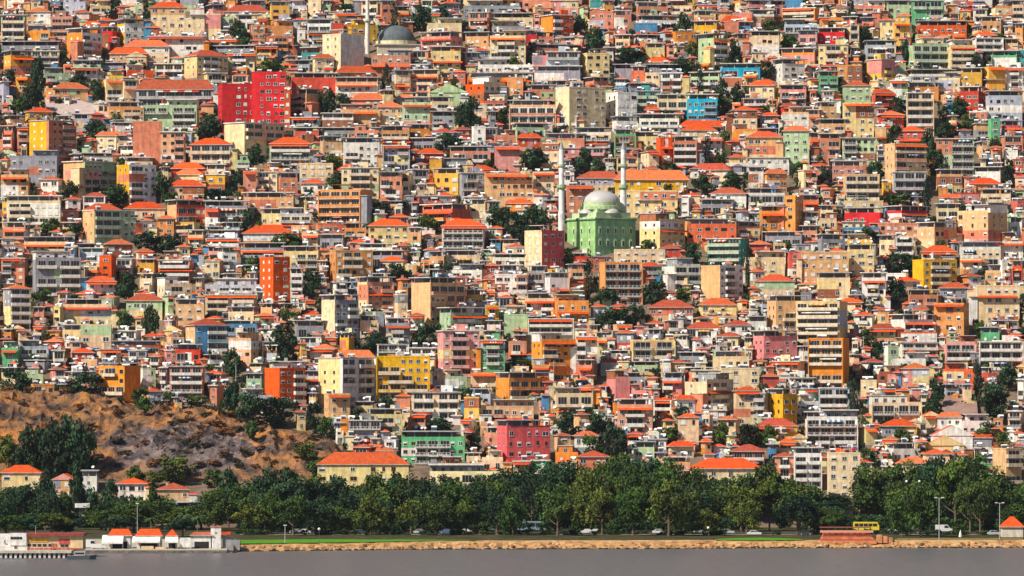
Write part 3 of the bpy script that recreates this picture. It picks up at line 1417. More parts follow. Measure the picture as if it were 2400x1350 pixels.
# keep a house from running into the one standing behind it
order = sorted(recs, key=lambda r: r['D'])
for i, r in enumerate(order):
    lim = 99
    for q in order[i+1:]:
        if q['D'] - r['D'] > 11: break
        if min(r['x1'], q['x1']) - max(r['x0'], q['x0']) > 2 and q['D'] - r['D'] > 0.4: lim = min(lim, q['D'] - r['D'] - 0.25)
    if r['s'] == 0: r['d'] = max(2.2, min(r['d'], lim))
    r['area'] = (r['x1'] - r['x0']) * (r['y1'] - r['y0'])
for k, r in enumerate(sorted(recs, key=lambda r: -r['area'])): r['rank'] = k
for r in recs:
    if r['roof'] in 'fp' and r['st'] != 'n' and r['rank'] > 60 and random.random() < 0.38: r['roof'] = 'r'
N_IND = 292

# ---------------------------------------------------------------- labels
CN = {'w':'white','c':'cream','y':'yellow','Y':'pale yellow','o':'orange','O':'bright orange-red','s':'salmon','p':'pink','r':'red',
      'R':'crimson','P':'crimson-pink','g':'green','m':'pale green','b':'blue','B':'lavender-grey','a':'turquoise','k':'grey','n':'brown','t':'tan','e':'teal'}
LM = [('green mosque',1410,530),('grey-domed mosque',925,90),('big red block',590,240),('tall orange tower',640,655),('golden yellow block',945,882),
      ('crimson-pink block',1227,1045),('brown cliff',430,1015),('turquoise house',1646,255),('cream hotel-like block',1361,252),
      ('orange-red framed tower',247,630),('orange rounded block',1306,65),('pink slab-roofed house',1818,808),('tall tower by the shore',1979,1130),
      ('crimson long house',2022,505),('golden house at right',2193,642),('narrow yellow tower',1835,950),('large red-roofed hall',850,1095),
      ('blue red-roofed house',480,790),('bright green house',2320,790),('blank white slab block',804,122),('long yellow hall',1527,422),
      ('yellow blank tower',90,328),('coral stepped wall',345,335),('dark avenue',2180,400),('white gabled houses',2230,1020),
      ('teal house',1708,590),('orange-edged block',1945,850),('red square house',1952,86),('olive top house',2175,25),('white square-windowed block',1457,250)]
def relation(x, y, k=0):
    c = sorted(LM, key=lambda l: (l[1]-x)**2 + 1.4*(l[2]-y)**2)[k]
    dx = x - c[1]; dy = y - c[2]; dd = math.hypot(dx, dy)
    a = ''
    if abs(dy) > 2.2 * abs(dx): a = 'above' if dy < 0 else 'below'
    elif abs(dx) > 2.2 * abs(dy): a = 'left of' if dx < 0 else 'right of'
    else: a = ('above' if dy < 0 else 'below') + (' left of' if dx < 0 else ' right of')
    if dd < 30: return None, c
    pre = 'just ' if dd < 95 else ('' if dd < 190 else 'well ')
    return pre + a + ' the ' + c[0], c
SPECIAL = {
 (880,834):'golden yellow apartment block with two yellow towers and balconies between them',
 (1162,984):'crimson-pink block with white shutters under a dark open roof terrace near the shore',
 (606,602):'tall orange tower with a blank left wall, standing alone among grey houses',
 (506,196):'big red block with rows of white windows, widest red building on the hill',
 (588,168):'taller red tower rising behind the right half of the big red block',
 (1608,220):'bright turquoise house with two glazed floors under a white slab',
 (1300,204):'cream hotel-like block with two rows of arched windows and a blank left wing',
 (228,598):'narrow orange-red framed tower standing over a red hip roof at left',
 (1266,34):'orange rounded block with stacked curved balconies near the top edge',
 (1764,774):'pink slab-roofed house with a white balcony front and dark top terrace',
 (1940,1060):'tall cream tower by the shore rising out of the park trees',
 (1972,486):'crimson long house above a blue one, right of the green mosque',
 (2140,608):'golden house at right with a red hip roof right below it',
 (1800,910):'narrow yellow tower with small square windows above an orange roof',
 (740,1060):'large red-roofed hall with pale yellow walls behind the shore trees',
 (428,746):'blue house with a tan left wall under a red hip roof',
 (2293,766):'bright green house perched over white walls at the right edge',
 (754,80):'blank white slab block beside the slim white minaret',
 (1438,398):'long yellow hall with a wide red hip roof right of the minarets',
 (66,282):'yellow blank tower wall with tan balconies on its right face, at far left',
 (310,284):'coral stepped wall of a blank gable house under the pale green balconies',
 (1656,558):'teal house with glazed balcony floors below the long grey roofs',
 (1895,792):'orange-edged block with white balcony bands on the right half of the hill',
 (1916,64):'red square house over a pale yellow balcony house near the top right',
 (2136,0):'olive green top house with a long dark balcony at the upper edge',
 (1420,216):'white block with two columns of square windows right of the cream hotel-like block',
 (617,862):'orange-red gabled block with a blank left wall just above the brown cliff',
 (228,857):'orange block with yellow balconies standing on the edge of the brown cliff',
 (744,838):'white apartment block with many balconies left of the golden yellow block',
 (1618,1074):'long low house under a broad red roof right behind the shore trees',
 (1228,540):'coral-red fronted block with a blank cream left wall beside the green mosque',
 (1642,622):'block with blank tan left half and white balconies on its right half',
 (750,690):'grey balconied block with a tall cream blank left wall and a dark top terrace',
 (2248,202):'coral-red block with white windows near the top of the dark avenue'}
def look(r):
    w = r['x1']-r['x0']; h = r['y1']-r['y0']
    sz = 'tall ' if h > 1.15*w and h > 45 else ('wide ' if w > 2.2*h else ('small ' if r['area'] < 2300 else ''))
    st = {'b':'balconied ','w':'','n':'blank-walled '}[r['st']]
    rf = {'t':'red-roofed ','f':'flat-roofed ','r':'roof-terraced ','g':'gabled ','p':''}[r['roof']]
    return (sz + CN[r['c']] + ' ' + st + rf + 'house').strip()
ind = [r for r in recs if r['rank'] < N_IND]
for r in ind:
    cx = (r['x0']+r['x1'])/2; cy = (r['y0']+r['y1'])/2
    r['label'] = SPECIAL.get((r['x0'], r['y0']))
    if r['label']: continue
    rel, c = relation(cx, cy)
    if rel is None: rel, c = relation(cx, cy, 1)
    r['label'] = look(r) + ', ' + rel
def nb(r, sgn):
    best = None
    for q in recs:
        if q is r: continue
        if min(r['y1'],q['y1']) - max(r['y0'],q['y0']) < 8: continue
        g = (q['x0'] - r['x1']) if sgn > 0 else (r['x0'] - q['x1'])
        if -14 <= g < 60 and (best is None or g < best[0]): best = (g, q)
    return best[1] if best else None
def dedupe(items):
    d = {}
    for r in items: d.setdefault(r['label'], []).append(r)
    return [v for v in d.values() if len(v) > 1]
def words(s): return len(s.split())
for g in [[r for r in ind if (r['x0'], r['y0']) not in SPECIAL]]:
    for r in g:
        a, b = nb(r, -1), nb(r, 1)
        if a and b: t = 'between ' + CN[a['c']] + ' and ' + CN[b['c']] + ' neighbours'
        elif b: t = 'left of a ' + CN[b['c']] + ' one'
        elif a: t = 'right of a ' + CN[a['c']] + ' one'
        else: t = 'standing apart'
        if words(r['label'] + ' ' + t) > 15: t = t.replace(' neighbours', ' ones')
        if words(r['label'] + ' ' + t) > 15 and b: t = 'left of a ' + CN[b['c']] + ' one'
        if words(r['label'] + ' ' + t) > 15 and b: t = CN[b['c']] + ' neighbour'
        if words(r['label'] + ' ' + t) <= 15: r['label'] += ', ' + t
for _ in range(3):
    for g in dedupe(ind):
        ys = [r['y0'] for r in g]; xs = [r['x0'] for r in g]
        if max(ys)-min(ys) > max(xs)-min(xs): g.sort(key=lambda r: r['y0']); nm = ['upper','lower'] if len(g)==2 else ['topmost','second highest','third highest','fourth highest','fifth highest']
        else: g.sort(key=lambda r: r['x0']); nm = ['left-hand','right-hand'] if len(g)==2 else ['leftmost','second from left','third from left','fourth from left','fifth from left']
        for k, r in enumerate(g): r['label'] = nm[min(k,4)] + ' ' + r['label']

# ---------------------------------------------------------------- build the houses
REST = MB()
n_unit = 0
def build_house(r):
    global n_unit
    random.seed(int(r['x0'] * 7919 + r['y0'] * 31))
    Wm, Rm, P = house_geo(r['w'], r['d'], r['h'], r['hid'], r['c'], r['c2'], r['roof'], r['st'], r['s'] != 0, r['s'], (r['x0'], r['y0']) not in SPECIAL)
    if r['rank'] < N_IND:
        nm = 'apartment_block' if r['area'] > 5200 else 'house'
        root = thing(nm, r['label'], 'house' if nm == 'house' else 'apartment block', (r['X'], r['D'], r['z']), r['rz'], 'houses stacked up the hillside')
        obj('wall', Wm, root); ro = obj('roof', Rm, root)
        for en, em in EX.items():
            if em.f: obj(en, em, root)
        nw = 0
        for u, l, s, z in P:
            if UNAME[u] == 'window':
                nw += 1
                if nw > 98: continue
            o = bpy.data.objects.new(UNAME[u], UMESH[u])
            o.location = l; o.scale = s; o.rotation_euler = (0, 0, z)
            link(o, ro if u in ('tank', 'chimney', 'dish') else root); n_unit += 1
    else:
        M = Matrix.Translation((r['X'], r['D'], r['z'])) @ Matrix.Rotation(r['rz'], 4, 'Z')
        REST.add(Wm, M); REST.add(Rm, M)
        for em in EX.values():
            if em.f: REST.add(em, M)
        for u, l, s, z in P: REST.add(UN[u], M @ umat(l, s, z))
for r in recs: build_house(r)
random.seed(11)

# ---------------------------------------------------------------- fillers for the gaps (part of the mass of small houses)
GX, GY = 12, 10
ncx, ncy = 2400 // GX + 28, 1200 // GY + 6
OX, OY = 14 * GX, 6 * GY
cov = np.zeros((ncy, ncx), bool)
def cover(x0, y0, x1, y1):
    a = int((x0 + OX) / GX + 0.5); b = int((x1 + OX) / GX + 0.5); c = int((y0 + OY) / GY + 0.5); e = int((y1 + OY) / GY + 0.5)
    cov[max(0,c):max(0,e), max(0,a):max(0,b)] = True
for r in recs: cover(r['x0'], r['y0'], r['x1'], r['y1'])
trecs = []
for ln in TREES.strip().splitlines():
    a = ln.split(); trecs.append((int(a[0]), int(a[1]), int(a[2]), int(a[3]), a[4]))
for t in trecs: cover(t[0]-t[2]*0.4, t[1]+4, t[0]+t[2]*0.4, t[1]+t[3]-4)
def cliff_top(x):
    return float(np.interp(x, [-400, 0, 230, 330, 480, 560, 640, 720, 790, 830], [925, 925, 935, 950, 955, 985, 1000, 1010, 1040, 1110]))
for cx in range(ncx):
    x = cx * GX - OX
    if x < 830:
        c = int((cliff_top(x) - 5 + OY) / GY); cov[c:, cx] = True
cover(1318, 440, 1500, 600); cover(2168, 392, 2194, 482); cover(880, 50, 995, 130); cover(855, 0, 872, 160)
cover(110, 228, 250, 268); cover(1340, 850, 1440, 900); cover(2005, 855, 2056, 892); cover(2210, 930, 2290, 980)
cov[int((1080+OY)/GY):, :] = True
def vn(x, y, s):      # smooth value noise
    x /= s; y /= s; xi = math.floor(x); yi = math.floor(y); fx = x - xi; fy = y - yi
    fx = fx*fx*(3-2*fx); fy = fy*fy*(3-2*fy)
    hsh = lambda a, b: (math.sin(a*127.1 + b*311.7 + 4.2) * 43758.5453) % 1.0
    return (hsh(xi,yi)*(1-fx)+hsh(xi+1,yi)*fx)*(1-fy) + (hsh(xi,yi+1)*(1-fx)+hsh(xi+1,yi+1)*fx)*fy
def cliff_z(X, D):
    y = 1225 - (D - 1650) / 0.415; px = 1200 + X * F / D
    e = min(1.0, max(0.0, (y - cliff_top(px)) / 30.0)) * min(1.0, max(0.0, (1128 - y) / 40.0)) * min(1.0, max(0.0, (835 - px) / 60.0))
    if e <= 0: return ground_z(D) - 0.8
    rg = lambda a, b, sc: (1 - abs(vn(a, b, sc) - 0.5) * 2) ** 2
    return ground_z(D) + e * (0.5 + 2.2 * vn(X, D, 30) + 2.2 * rg(X*1.3, D*0.6, 14) + 1.6 * rg(X*1.2 + 9, D*0.7, 6) + 0.9 * rg(X + 3, D*0.9, 2.6) + 0.6 * vn(X, D, 1.3) + 0.3 * vn(X, D, 0.7))
fill_cols = 'cccccwwwwwwtttsskkkooYYYmmmBBBppynrb'
fill_roof = 'fffppptttttttrrrrr'
fills = []; gaps = []
for j in range(ncy):
    i = 0
    while i < ncx:
        if cov[j, i]: i += 1; continue
        k = i
        while k < ncx and not cov[j, k] and (k - i) * GX < 66: k += 1
        run = (k - i) * GX
        x0 = i * GX - OX; y0 = j * GY - OY
        if run >= 24:
            wpx = run if run <= 60 else random.choice([36, 48, 60])
            hp = random.randint(24, 44)
            fills.append(dict(x0=x0, y0=y0, x1=x0 + wpx, y1=y0 + hp, c=random.choice(fill_cols), roof=random.choice(fill_roof),
                              st=random.choice('bbbwwwn'), s=random.choice([0,0,0,-25,-35,20])))
            cover(x0, y0, x0 + wpx, y0 + hp)
            i += max(1, wpx // GX)
        else:
            gaps.append((x0 + run / 2, y0 + 8, run)); cover(x0, y0, x0 + run, y0 + 20); i = k
for r in fills:
    r['c2'] = r['c'] if random.random() < 0.75 else random.choice('cwto')
    place(r, 10)
    if r['s'] == 0: r['d'] = min(r['d'], 6)
    r['rank'] = 9999; r['area'] = 0
for r in fills: build_house(r)
random.seed(21)
N_H = 0
for r in recs + fills:
    if r['y1'] > 1110 or r['rank'] < 12: continue
    for _ in range(random.choice([1, 1, 1, 2, 2])):
        wp = random.uniform(13, 32); x = random.uniform(r['x0'], r['x1'] - wp * 0.6); yb = r['y1'] + random.uniform(12, 24)
        if x < 820 and yb > cliff_top(x) - 4: continue
        if 1300 < x < 1500 and 430 < yb < 610: continue
        q = dict(x0=x, y0=r['y1'] - random.uniform(2, 12), x1=x + wp, y1=yb - 10, c=random.choice('ccwwwtsnkoYmpBb'), roof=random.choice('ttttffppg'), st=random.choice('wwbn'), s=0, rank=9999, area=0)
        q['c2'] = q['c']; place(q, 10); q['d'] = min(q['d'], 3.2)
        build_house(q); N_H += 1
random.seed(12)
o = obj('hillside_houses', REST)
stuff(o, 'mass of smaller houses packed between the larger ones all over the hillside')
o['category'] = 'houses'

# ---------------------------------------------------------------- the two mosques
def mosque_green():
    D = y_to_D(600); zg = ground_z(D)
    px = lambda x: X_at(x, D); pz = lambda y: Z_at(y, D) - zg
    G = (0.30, 0.52, 0.19); LG = (0.46, 0.60, 0.34); SIL = (0.44, 0.42, 0.41)
    th = math.radians(-56); s = 18.4
    root = thing('mosque', 'large green mosque with a silver dome and two tall white minarets', 'mosque', (px(1395), D - 1.5, zg), th)
    # the near corner is the origin; left wall runs along -x, right wall along +y  (rotated by th+... below)
    hb = pz(515)
    W = MB(); c0 = (-s, 0)
    W.box(-s, 0, 0, s, -4, hb, G, WALL, side=(0.24,0.48,0.26))  # right wall's duller green has its shade put into the paint
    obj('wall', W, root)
    C = MB(); C.box(-s-0.5, 0.5, -0.5, s+0.5, hb, hb+0.45, (0.13,0.26,0.14), WALL); C.box(-s-0.2, 0.2, -0.2, s+0.2, hb+0.453, hb+0.9, (0.55,0.62,0.42), WALL); obj('cornice', C, root)
    # windows: two rows on both visible walls
    wm = MB()
    wm.box(-0.65, 0.65, -0.12, 0.02, 0, 2.2, (0.62,0.70,0.50), WALL); wm.box(-0.42, 0.42, -0.13, -0.12, 0.2, 1.95, (0.05,0.09,0.07), GLS)
    wm.cyl((0,-0.11,2.2), (0,0.01,2.2), 0.65, 0.65, (0.62,0.70,0.50), WALL, 12)
    wme = wm.mesh('window')
    for k in range(3):
        for z in (hb - 5.2, hb - 9.8):
            a = bpy.data.objects.new('window', wme); a.location = (-s * (0.2 + 0.28 * k), 0, z); link(a, root)
    for k in range(5):
        for z in (hb - 5.2, hb - 9.8):
            a = bpy.data.objects.new('window', wme); a.location = (0, s * (0.12 + 0.19 * k), z); a.rotation_euler = (0,0,math.pi/2); link(a, root)
    ent = MB()
    for k in (0.3, 0.66):
        ent.box(-s*k-1.6, -s*k+1.6, -0.9, -0.01, -1, 2.9, (0.48,0.60,0.30), WALL)
        ent.box(-s*k-1.0, -s*k+1.0, -0.92, -0.9, -1, 2.3, (0.16,0.25,0.14), WALL)
    obj('porch', ent, root)
    T = MB(); z1 = hb + 0.903; z2 = pz(488)
    T.box(-s*0.93, -s*0.07, s*0.07, s*0.93, z1, z1 + (z2-z1)*0.55, LG, WALL)
    z3 = z1 + (z2-z1)*0.55
    T.box(-s*0.84, -s*0.16, s*0.16, s*0.84, z3, z2, LG, WALL)
    obj('stepped_tier', T, root)
    for cx, cy in ((-s*0.5, s*0.16), (-s*0.16, s*0.5), (-s*0.16,s*0.16), (-s*0.86, s*0.18), (-s*0.18, s*0.86)):
        big = not (abs(cx + s*0.5) > 0.3*s and abs(cy - s*0.5) > 0.3*s)
        r_ = 3.3 if big else 1.7
        m = MB(); m.lathe(cx, cy, [(r_*math.cos(a), (z3 - 0.2 if big else z3 - 1.0) + r_*0.62*math.sin(a)) for a in np.linspace(0, math.pi/2*0.98, 7)], SIL, MET, 20)
        obj('half_dome', m, root, True)
    Dr = MB(); zc = pz(472); rd = 45 * D / F
    Dr.lathe(-s*0.5, s*0.5, [(rd*1.12, z2-0.3), (rd*1.12, z2+(zc-z2)*0.4), (rd*1.04, z2+(zc-z2)*0.45), (rd*1.04, zc), (0.1, zc)], LG, WALL, 28)
    obj('drum', Dr, root)
    dm = MB(); zt = pz(444)
    dm.lathe(-s*0.5, s*0.5, [(rd*math.cos(a), zc + (zt-zc)*math.sin(a)) for a in np.linspace(0, math.pi/2, 12)], SIL, MET, 40)
    d_ = obj('dome', dm, root, True)
    fi = MB(); fi.cyl((-s*0.5, s*0.5, zt-0.2), (-s*0.5, s*0.5, zt+2.2), 0.16, 0.03, (0.5,0.42,0.2), MET, 6); obj('finial', fi, root)
    # minarets stand on the two far ends
    inv = Matrix.Rotation(-th, 3, 'Z')
    for mx, yb in ((1316, 545), (1461, 505)):
        Dm = D + (3 if mx < 1400 else 16)
        wp = Vector((X_at(mx, Dm) - root.location.x, Dm - root.location.y, 0)); lp = inv @ wp
        zz = lambda y: Z_at(y, Dm) - zg
        m = MB(); wr = 6.6 * Dm / F
        WH = (0.82, 0.81, 0.78); GR = (0.36, 0.52, 0.30)
        m.lathe(lp.x, lp.y, [(wr*1.15, -4), (wr*1.15, zz(yb-45)), (wr, zz(yb-50)), (wr, zz(437))], WH, WALL, 14)
        m.lathe(lp.x, lp.y, [(wr*0.88, zz(437)), (wr*0.88, zz(350))], WH, WALL, 14)
        mo = obj('minaret', m, root)
        b = MB(); b.lathe(lp.x, lp.y, [(wr*0.9, zz(446)), (wr*1.75, zz(440)), (wr*1.75, zz(433)), (wr*0.9, zz(433))], GR, WALL, 14)
        b.lathe(lp.x, lp.y, [(wr*0.8, zz(394)), (wr*1.45, zz(390)), (wr*1.45, zz(385)), (wr*0.8, zz(385))], GR, WALL, 14); obj('minaret_balcony', b, mo)
        c = MB(); c.lathe(lp.x, lp.y, [(wr*0.95, zz(350)), (wr*0.6, zz(342)), (0.12, zz(330)), (0.04, zz(312))], (0.25,0.26,0.27), MET, 14); obj('spire', c, mo)
mosque_green()
def mosque_grey():
    D = y_to_D(125); zg = ground_z(D)
    pz = lambda y: Z_at(y, D) - zg
    root = thing('mosque', 'grey-domed mosque with one slim white minaret near the top of the hill', 'mosque', (X_at(935, D), D, zg), 0.15)
    w = 100 * D / F
    W = MB(); W.box(-w/2, w/2, 0, w*0.9, -4, pz(106), (0.62,0.55,0.42), WALL); obj('wall', W, root)
    R = MB(); R.box(-w/2-0.6, w/2+0.6, -0.6, w*0.9+0.6, pz(106), pz(103), (0.45,0.44,0.43), WALL); obj('roof', R, root)
    r_ = 45 * D / F; cy = w * 0.5
    dr = MB(); dr.lathe(0, cy, [(r_*1.08, pz(103)), (r_*1.08, pz(94)), (r_*0.98, pz(94))], (0.70,0.62,0.36), WALL, 28); obj('drum', dr, root)
    dm = MB(); dm.lathe(0, cy, [(r_*math.cos(a), pz(94) + (pz(56)-pz(94))*math.sin(a)) for a in np.linspace(0, math.pi/2, 12)], (0.12,0.14,0.155), WALL, 40); obj('dome', dm, root, True)
    mb = MB(); wr = 5.2 * D / F; mx = X_at(862, D) - root.location.x
    mb.lathe(mx, 2, [(wr, -4), (wr, pz(48)), (wr*0.85, pz(48)), (wr*0.8, pz(-60))], (0.74,0.72,0.67), WALL, 14)
    mo = obj('minaret', mb, root)
    b = MB(); b.lathe(mx, 2, [(wr, pz(54)), (wr*1.8, pz(49)), (wr*1.8, pz(44)), (wr*0.8, pz(44))], (0.70,0.68,0.60), WALL, 14); obj('minaret_balcony', b, mo)
    c = MB(); c.lathe(mx, 2, [(wr*0.95, pz(-60)), (0.05, pz(-95))], (0.3,0.32,0.34), MET, 14); obj('spire', c, mo)
mosque_grey()

# ---------------------------------------------------------------- trees
def crown_mesh(kind, n, leaf, seed):
    """leaf clumps spread through a crown of unit height and unit width"""
    g = np.random.default_rng(seed)
    if kind in ('broad', 'wide'):
        nc = 26 if kind == 'broad' else 34
        cl = []
        while len(cl) < nc:
            p = g.uniform(-1, 1, 3)
            if p @ p > 1: continue
            q = np.array([p[0]*0.40, p[1]*0.40, 0.53 + p[2]*0.37])
            if kind == 'wide' and seed % 2: q[:2] *= 1.12 - 0.75 * max(0.0, q[2] - 0.35)
            if kind == 'wide' and seed % 3 == 0: q[2] = 0.62 + (q[2] - 0.53) * 0.8
            cl.append((q, g.uniform(0.10, 0.19)))
    elif kind == 'cypress':
        cl = []
        for k in range(22):
            z = 0.06 + 0.92 * k / 22; r_ = 0.42 * math.sin(math.pi * min(1, (0.18 + 0.82*(1-k/22)) )) ** 0.7
            a = g.uniform(0, 6.28); cl.append((np.array([math.cos(a)*0.12, math.sin(a)*0.12, z]), max(0.07, r_*0.85)))
    elif kind == 'pine':
        cl = []
        for k in range(30):
            t = k / 30; z = 0.15 + 0.82 * t; R_ = 0.42 * (1 - t) ** 0.8 + 0.05
            a = g.uniform(0, 6.28); rr = R_ * g.uniform(0.2, 0.8)
            cl.append((np.array([math.cos(a)*rr, math.sin(a)*rr, z]), g.uniform(0.07, 0.13)))
    V = []; Fc = []; C = []
    per = n // len(cl)
    for q, r_ in cl:
        tone = g.uniform(0.45, 1.4); warm = g.uniform(-0.12, 0.18)
        for _ in range(per):
            d = g.normal(size=3); d /= np.linalg.norm(d)
            rad = r_ * g.uniform(0.45, 1.08)
            p = q + d * rad * (np.array([1,1,0.85]) if kind != 'cypress' else np.array([1,1,1.1]))
            nrm = d + g.normal(size=3) * 0.75; nrm /= np.linalg.norm(nrm)
            a = np.cross(nrm, g.normal(size=3)); a /= np.linalg.norm(a); b = np.cross(nrm, a)
            s1 = leaf * g.uniform(0.6, 1.3); s2 = s1 * g.uniform(0.5, 0.9)
            i = len(V)
            V += [p - a*s1, p - b*s2, p + a*s1*0.9, p + b*s2]
            Fc.append((i, i+1, i+2, i+3))
            t = tone * g.uniform(0.75, 1.25)
            C.append((t*(1+warm), t, t*(1-warm*0.6)))
    mb = MB(); mb.v = [tuple(x) for x in V]; mb.f = Fc; mb.c = C; mb.m = [LEAF] * len(Fc)
    return mb
def trunk_mb(seed, hh=0.5, limbs=5):
    g = random.Random(seed); m = MB(); c = (0.16, 0.11, 0.075)
    m.cyl((0,0,-0.15), (0.01,0,0.2), 0.035, 0.026, c, BARK, 7); m.cyl((0.01,0,0.2), (0,0.01,hh), 0.026, 0.014, c, BARK, 7)
    for k in range(limbs):
        a = k * 2.4 + g.uniform(0, 1); z = 0.2 + 0.25 * k / limbs; r_ = g.uniform(0.2, 0.33)
        m.cyl((0,0,z), (math.cos(a)*r_, math.sin(a)*r_, z + g.uniform(0.12, 0.28)), 0.013, 0.005, c, BARK, 5)
    return m
CR = {'b': [crown_mesh('broad', 1500, 0.048, k).mesh('crown') for k in range(4)],
      'S': [crown_mesh('wide', 3800, 0.029, 20 + k).mesh('crown') for k in range(6)],
      'c': [crown_mesh('cypress', 600, 0.06, 40).mesh('crown')],
      'p': [crown_mesh('pine', 1300, 0.035, 50 + k).mesh('crown') for k in range(2)]}
TR = [trunk_mb(k).mesh('trunk') for k in range(4)]
GREEN = {'b': (0.040, 0.080, 0.011), 'd': (0.017, 0.046, 0.016), 'l': (0.075, 0.110, 0.012), 'c': (0.014, 0.032, 0.018), 'p': (0.022, 0.044, 0.022), 'm': (0.055, 0.085, 0.024)}
KN = {'b': ('broad_tree', 'green leafy tree'), 'd': ('broad_tree', 'dark bushy tree'), 'l': ('broad_tree', 'bright green leafy tree'),
      'c': ('cypress_tree', 'slim dark cypress'), 'p': ('pine_tree', 'dark pointed pine'), 'm': ('palm_tree', 'spreading palm')}
def tree(kind, X, D, z, w, h, label, group, big=False, seed=0):
    g = random.Random(seed)
    nm = KN[kind][0]
    root = thing(nm, label, 'tree', (X, D, z), 0, group)
    cm = CR['S' if big else ('b' if kind in 'bdl' else kind)]
    c = bpy.data.objects.new('crown', g.choice(cm)); c.scale = (w*1.06, w*1.06, h); c.rotation_euler = (0, 0, g.uniform(0, 6.28))
    k = g.uniform(0.8, 1.25); gr = GREEN[kind]; c.color = (gr[0]*k*g.uniform(0.85,1.2), gr[1]*k, gr[2]*k, 1)
    link(c, root)
    t = bpy.data.objects.new('trunk', g.choice(TR)); tw = max(w, h*0.6); t.scale = (tw, tw, h if not big else h*0.92); link(t, root)
    return root
tl = []
for cx, y0, w, h, k in trecs:
    yb = y0 + h + 6; D = y_to_D(yb); 
    if yb > 1150: D = 1640
    tl.append(dict(k=k, x=cx, y=y0 + h/2, X=X_at(cx, D), D=D, z=max(ground_z(D), cliff_z(X_at(cx, D), D) - 0.3), w=w*D/F, h=Z_at(y0, D)-ground_z(D)))
for t in tl:
    rel, c = relation(t['x'], t['y'])
    if rel is None: rel = 'in front of the ' + c[0]
    sz = 'small ' if t['w']*t['h'] < 35 else ('large ' if t['w']*t['h'] > 110 else '')
    if t['x'] < 230 and 960 < t['y'] < 1080: t['label'] = KN[t['k']][1] + ' of the cliff grove'
    else: t['label'] = sz + KN[t['k']][1] + ', ' + rel
    t.update(x0=t['x'], y0=t['y'], x1=t['x'], y1=t['y'])
for _ in range(3):
    for g in dedupe(tl):
        ys = [r['y0'] for r in g]; xs = [r['x0'] for r in g]
        if max(ys)-min(ys) > max(xs)-min(xs): g.sort(key=lambda r: r['y0']); nm = ['upper','lower'] if len(g)==2 else ['topmost','second highest','third highest','fourth highest','fifth highest']
        else: g.sort(key=lambda r: r['x0']); nm = ['left-hand','right-hand'] if len(g)==2 else ['leftmost','second from left','third from left','fourth from left','fifth from left']
        for q, r in enumerate(g): r['label'] = nm[min(q,4)] + ' ' + r['label']
for i, t in enumerate(tl):
    tree(t['k'], t['X'], t['D'], t['z'], t['w'], t['h'], t['label'], 'trees between the houses', seed=100 + i)

# the belt of big trees along the shore: back row and front row
CT_X = [-120,0,60,110,180,225,300,345,380,440,500,560,620,660,700,800,860,960,1050,1150,1200,1290,1330,1400,1450,1540,1600,1640,1720,1790,1830,1900,1960,2020,2100,2180,2240,2300,2340,2400,2520]
CT_Y = [1140,1145,1138,1150,1190,1165,1150,1170,1165,1165,1132,1112,1108,1080,1102,1118,1108,1098,1108,1112,1088,1086,1090,1080,1070,1064,1072,1118,1112,1086,1096,1128,1140,1098,1086,1062,1056,1076,1108,1112,1110]
SHL = [('widest kiosk',349),('ferry terminal',100),('lawn end',560),('large red-roofed hall',850),('crimson-pink block',1227),('long red-roofed house',1705),('shore tower',1979),('tall double lamp',2201)]
def shore_row(name, xs, base_y, dtop, seed, wmin, wmax, kinds):
    g = random.Random(seed); L = []
    for x in xs:
        x2 = x + g.uniform(-10, 10)
        top = float(np.interp(x2, CT_X, CT_Y)) + dtop + g.uniform(-20, 14)
        by = base_y + g.uniform(-5, 5)
        D = flat_D(by) if by > 1236 else 1652.0
        L.append(dict(x=x2, D=D, X=X_at(x2, D), z=ground_z(D), h=max(5.0, Z_at(top, D) - ground_z(D)), w=g.uniform(wmin, wmax)*D/F, k=g.choice(kinds)))
    L.sort(key=lambda t: t['x'])
    ords = ['first','second','third','fourth','fifth','sixth','seventh','eighth','ninth','tenth']
    for lm, lx in SHL: pass
    for t in L:
        lm, lx = min(SHL, key=lambda s: abs(s[1] - t['x']))
        same = [q for q in L if min(SHL, key=lambda s: abs(s[1]-q['x']))[1] == lx]
        left = sorted([q for q in same if q['x'] < lx], key=lambda q: -q['x']); right = sorted([q for q in same if q['x'] >= lx], key=lambda q: q['x'])
        sd, li = ('left', left) if t['x'] < lx else ('right', right)
        t['label'] = KN[t['k']][1] + ' in the ' + name + ' shore row, ' + ords[li.index(t)] + ' ' + sd + ' of the ' + lm
    for i, t in enumerate(L):
        o_ = tree(t['k'], t['X'], t['D'], t['z'], t['w'], t['h'], t['label'], 'big trees along the shore park', big=True, seed=seed * 1000 + i)
xb = [x for x in range(510, 2560, 46) if not (1945 < x < 2015)]
shore_row('back', [-90, -40, 20, 75, 215, 245, 345, 365, 420] + xb, 1226, 4, 3, 92, 128, 'dbdb')
shore_row('middle', [-60, -10, 40, 100, 230, 262, 318, 372, 410, 455, 480] + [x for x in range(500, 2540, 62) if not (1975 < x < 2080)], 1243, 26, 4, 80, 116, 'dbblb')
shore_row('left', [-30, 12, 40, 70, 100, 132, 160, 182, 214, 240, 268, 300, 330, 356, 384, 520], 1240, 12, 6, 44, 66, 'ddb')
shore_row('front', [10, 50, 90, 130, 160, 285, 420, 600, 640, 690, 745, 800, 860, 900, 960, 1025, 1090, 1155, 1205, 1310, 1365, 1420, 1490, 1560, 1610, 1660, 1740, 1870, 1925, 1960, 2110, 2150, 2270, 2300, 2375], 1254, 58, 5, 66, 104, 'bdbl')

